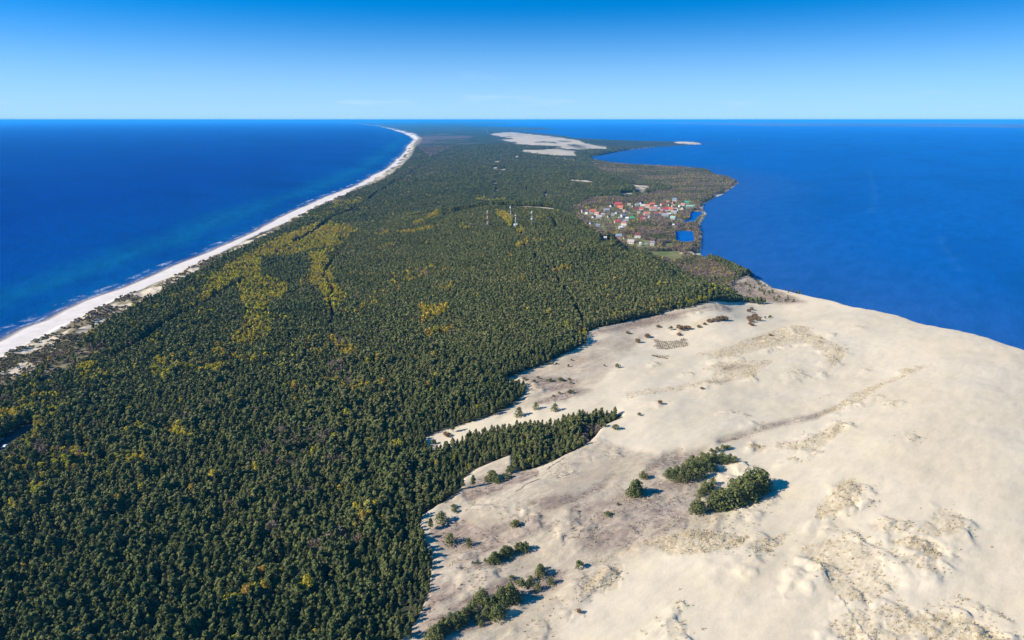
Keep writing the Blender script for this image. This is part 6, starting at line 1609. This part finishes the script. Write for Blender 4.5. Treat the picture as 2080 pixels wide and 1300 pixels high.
# ------------------------------------------------------------------ cars on the forest road, a boat on the lagoon, turbines on the far shore
M['car_paint'] = plain('white car paint', (.72, .74, .78), .25, .03, 1, .5)
M['car_blue'] = plain('pale blue car paint', (.42, .52, .62), .25, .03, 1, .5)
M['tyre'] = plain('tyre rubber', (.03, .03, .03), .9)
M['lamp'] = plain('headlamp glass', (.7, .7, .68), .15)
def car(x, y, z, rz, paint, label):
    o = empty('parked_car', (x, y, z), rz)
    prof = [(-2.15, .35), (-2.2, .75), (-2.05, .95), (-1.55, 1.05), (-1.05, 1.42), (.45, 1.45), (1.15, 1.0), (1.95, .88), (2.2, .65), (2.18, .35)]
    b = MB(); n = len(prof)
    for s in (-1, 1):
        for (a, c) in prof: b.v.append((a, s * (.86 if c < 1.1 else .68), c))
    b.f.append(tuple(range(n))); b.f.append(tuple(reversed(range(n, 2 * n))))
    for i in range(n): b.f.append((i, n + i, n + (i + 1) % n, (i + 1) % n))
    b.build('body', M[paint], o)
    for s in (-1, 1):
        g = MB(); g.quad((-1.35, s * .80, 1.08), (.95, s * .80, 1.05), (.4, s * .715, 1.38), (-1.0, s * .715, 1.36)); g.build('window', M['pane'], o)
    g = MB(); g.quad((1.16, -.62, 1.04), (1.16, .62, 1.04), (.5, .55, 1.44), (.5, -.55, 1.44)); g.build('windscreen', M['pane'], o)
    for sx in (-1.35, 1.35):
        for s in (-1, 1):
            t = MB(); t.bar((sx, s * .72, .33), (sx, s * .92, .33), .33, n=12); wh = t.build('wheel', M['tyre'], o)
            t = MB(); t.bar((sx, s * .90, .33), (sx, s * .935, .33), .19, n=10); t.build('rim', M['mast_grey'], wh)
    for s in (-1, 1):
        t = MB(); t.box(2.12, 2.22, s * .62 - .16, s * .62 + .16, .62, .76); t.build('headlight', M['lamp'], o)
    tag(o, label, 'car')
rd = math.atan2(*(_reg['asphalt'][0][0][3] - _reg['asphalt'][0][0][1])[::-1])
for (a, b, p, lab) in ((12, 909, 'car_paint', 'white car on the shaded forest road at the left edge'), (3, 896, 'car_blue', 'pale blue car at the left edge beyond the white car')):
    q = spot([(a, b)])[0]
    car(q[0], q[1], q[2] + .02, rd, p, lab)

q = unproject(1501, 287.0, 0.)
o = empty('sailing_boat', (q[0], q[1], 0), R(30))
b = MB(); L = 7.5
for s in (-1, 1):
    b.quad((-L, s * 1.6, -.4), (2, s * 1.8, -.4), (L, 0, -.2), (L + .8, 0, 1.5), (2, s * 2.3, 1.3), (-L, s * 2.0, 1.3))
b.quad((-L, -2.0, 1.3), (2, -2.3, 1.3), (L + .8, 0, 1.5), (2, 2.3, 1.3), (-L, 2.0, 1.3)); b.quad((-L, -1.6, -.4), (-L, 1.6, -.4), (-L, 2.0, 1.3), (-L, -2.0, 1.3))
b.build('hull', M['mast_white'], o)
b = MB(); b.bar((.5, 0, 1.2), (.5, 0, 16), .14, .08); b.bar((.5, 0, 2.8), (-6.5, 0, 2.6), .1); b.build('spar', M['mast_grey'], o)
b = MB(); b.quad((.3, .05, 3.0), (-6.3, .5, 2.9), (.3, .05, 15.6)); b.quad((.7, 0, 13), (7.8, 0, 1.8), (1.4, -.8, 2.6)); b.build('sail', M['mast_white'], o)
tag(o, 'tiny white sailing boat out on the blue lagoon', 'boat')

def turbine(x, y, z, a0):
    o = empty('wind_turbine', (x, y, z))
    b = MB(); b.bar((0, 0, 0), (0, 0, 105), 3.2, 1.8, 10); b.build('tower', M['mast_white'], o)
    b = MB(); b.box(-2, 2, -4, 7, 103.5, 108); b.build('nacelle', M['mast_white'], o)
    for k in range(3):
        a = a0 + k * 2.0944
        b = MB(); b.bar((0, -4.5, 106), (48 * math.sin(a), -4.5, 106 + 48 * math.cos(a)), 1.8, .4, 6); b.build('blade', M['mast_white'], o)
    tag(o, 'faint white wind turbine on the hazy far shore of the lagoon', 'wind turbine', 'wind turbines on the far shore')
for i, a in enumerate((1229, 1235, 1251, 1258, 1266, 1279, 1286)):
    q = unproject(a, 247.2 + .1 * (i % 3), 14.0)
    turbine(q[0], q[1], 12.0, i * .7)

# ------------------------------------------------------------------ air: distant things fade to blue
def haze():
    m = bpy.data.materials.new('haze air'); m.use_nodes = True
    nt = m.node_tree; nt.nodes.clear()
    out = nt.nodes.new('ShaderNodeOutputMaterial'); v = nt.nodes.new('ShaderNodeVolumePrincipled')
    v.inputs['Color'].default_value = (.05, .46, 1.0, 1); v.inputs['Density'].default_value = 3.5e-5; v.inputs['Anisotropy'].default_value = 0.0
    nt.links.new(v.outputs[0], out.inputs['Volume'])
    b = MB(); b.box(-270000, 270000, -3000, 270000, -12, 232)
    o = b.build('haze', m)
    tag(o, kind='stuff')
haze()
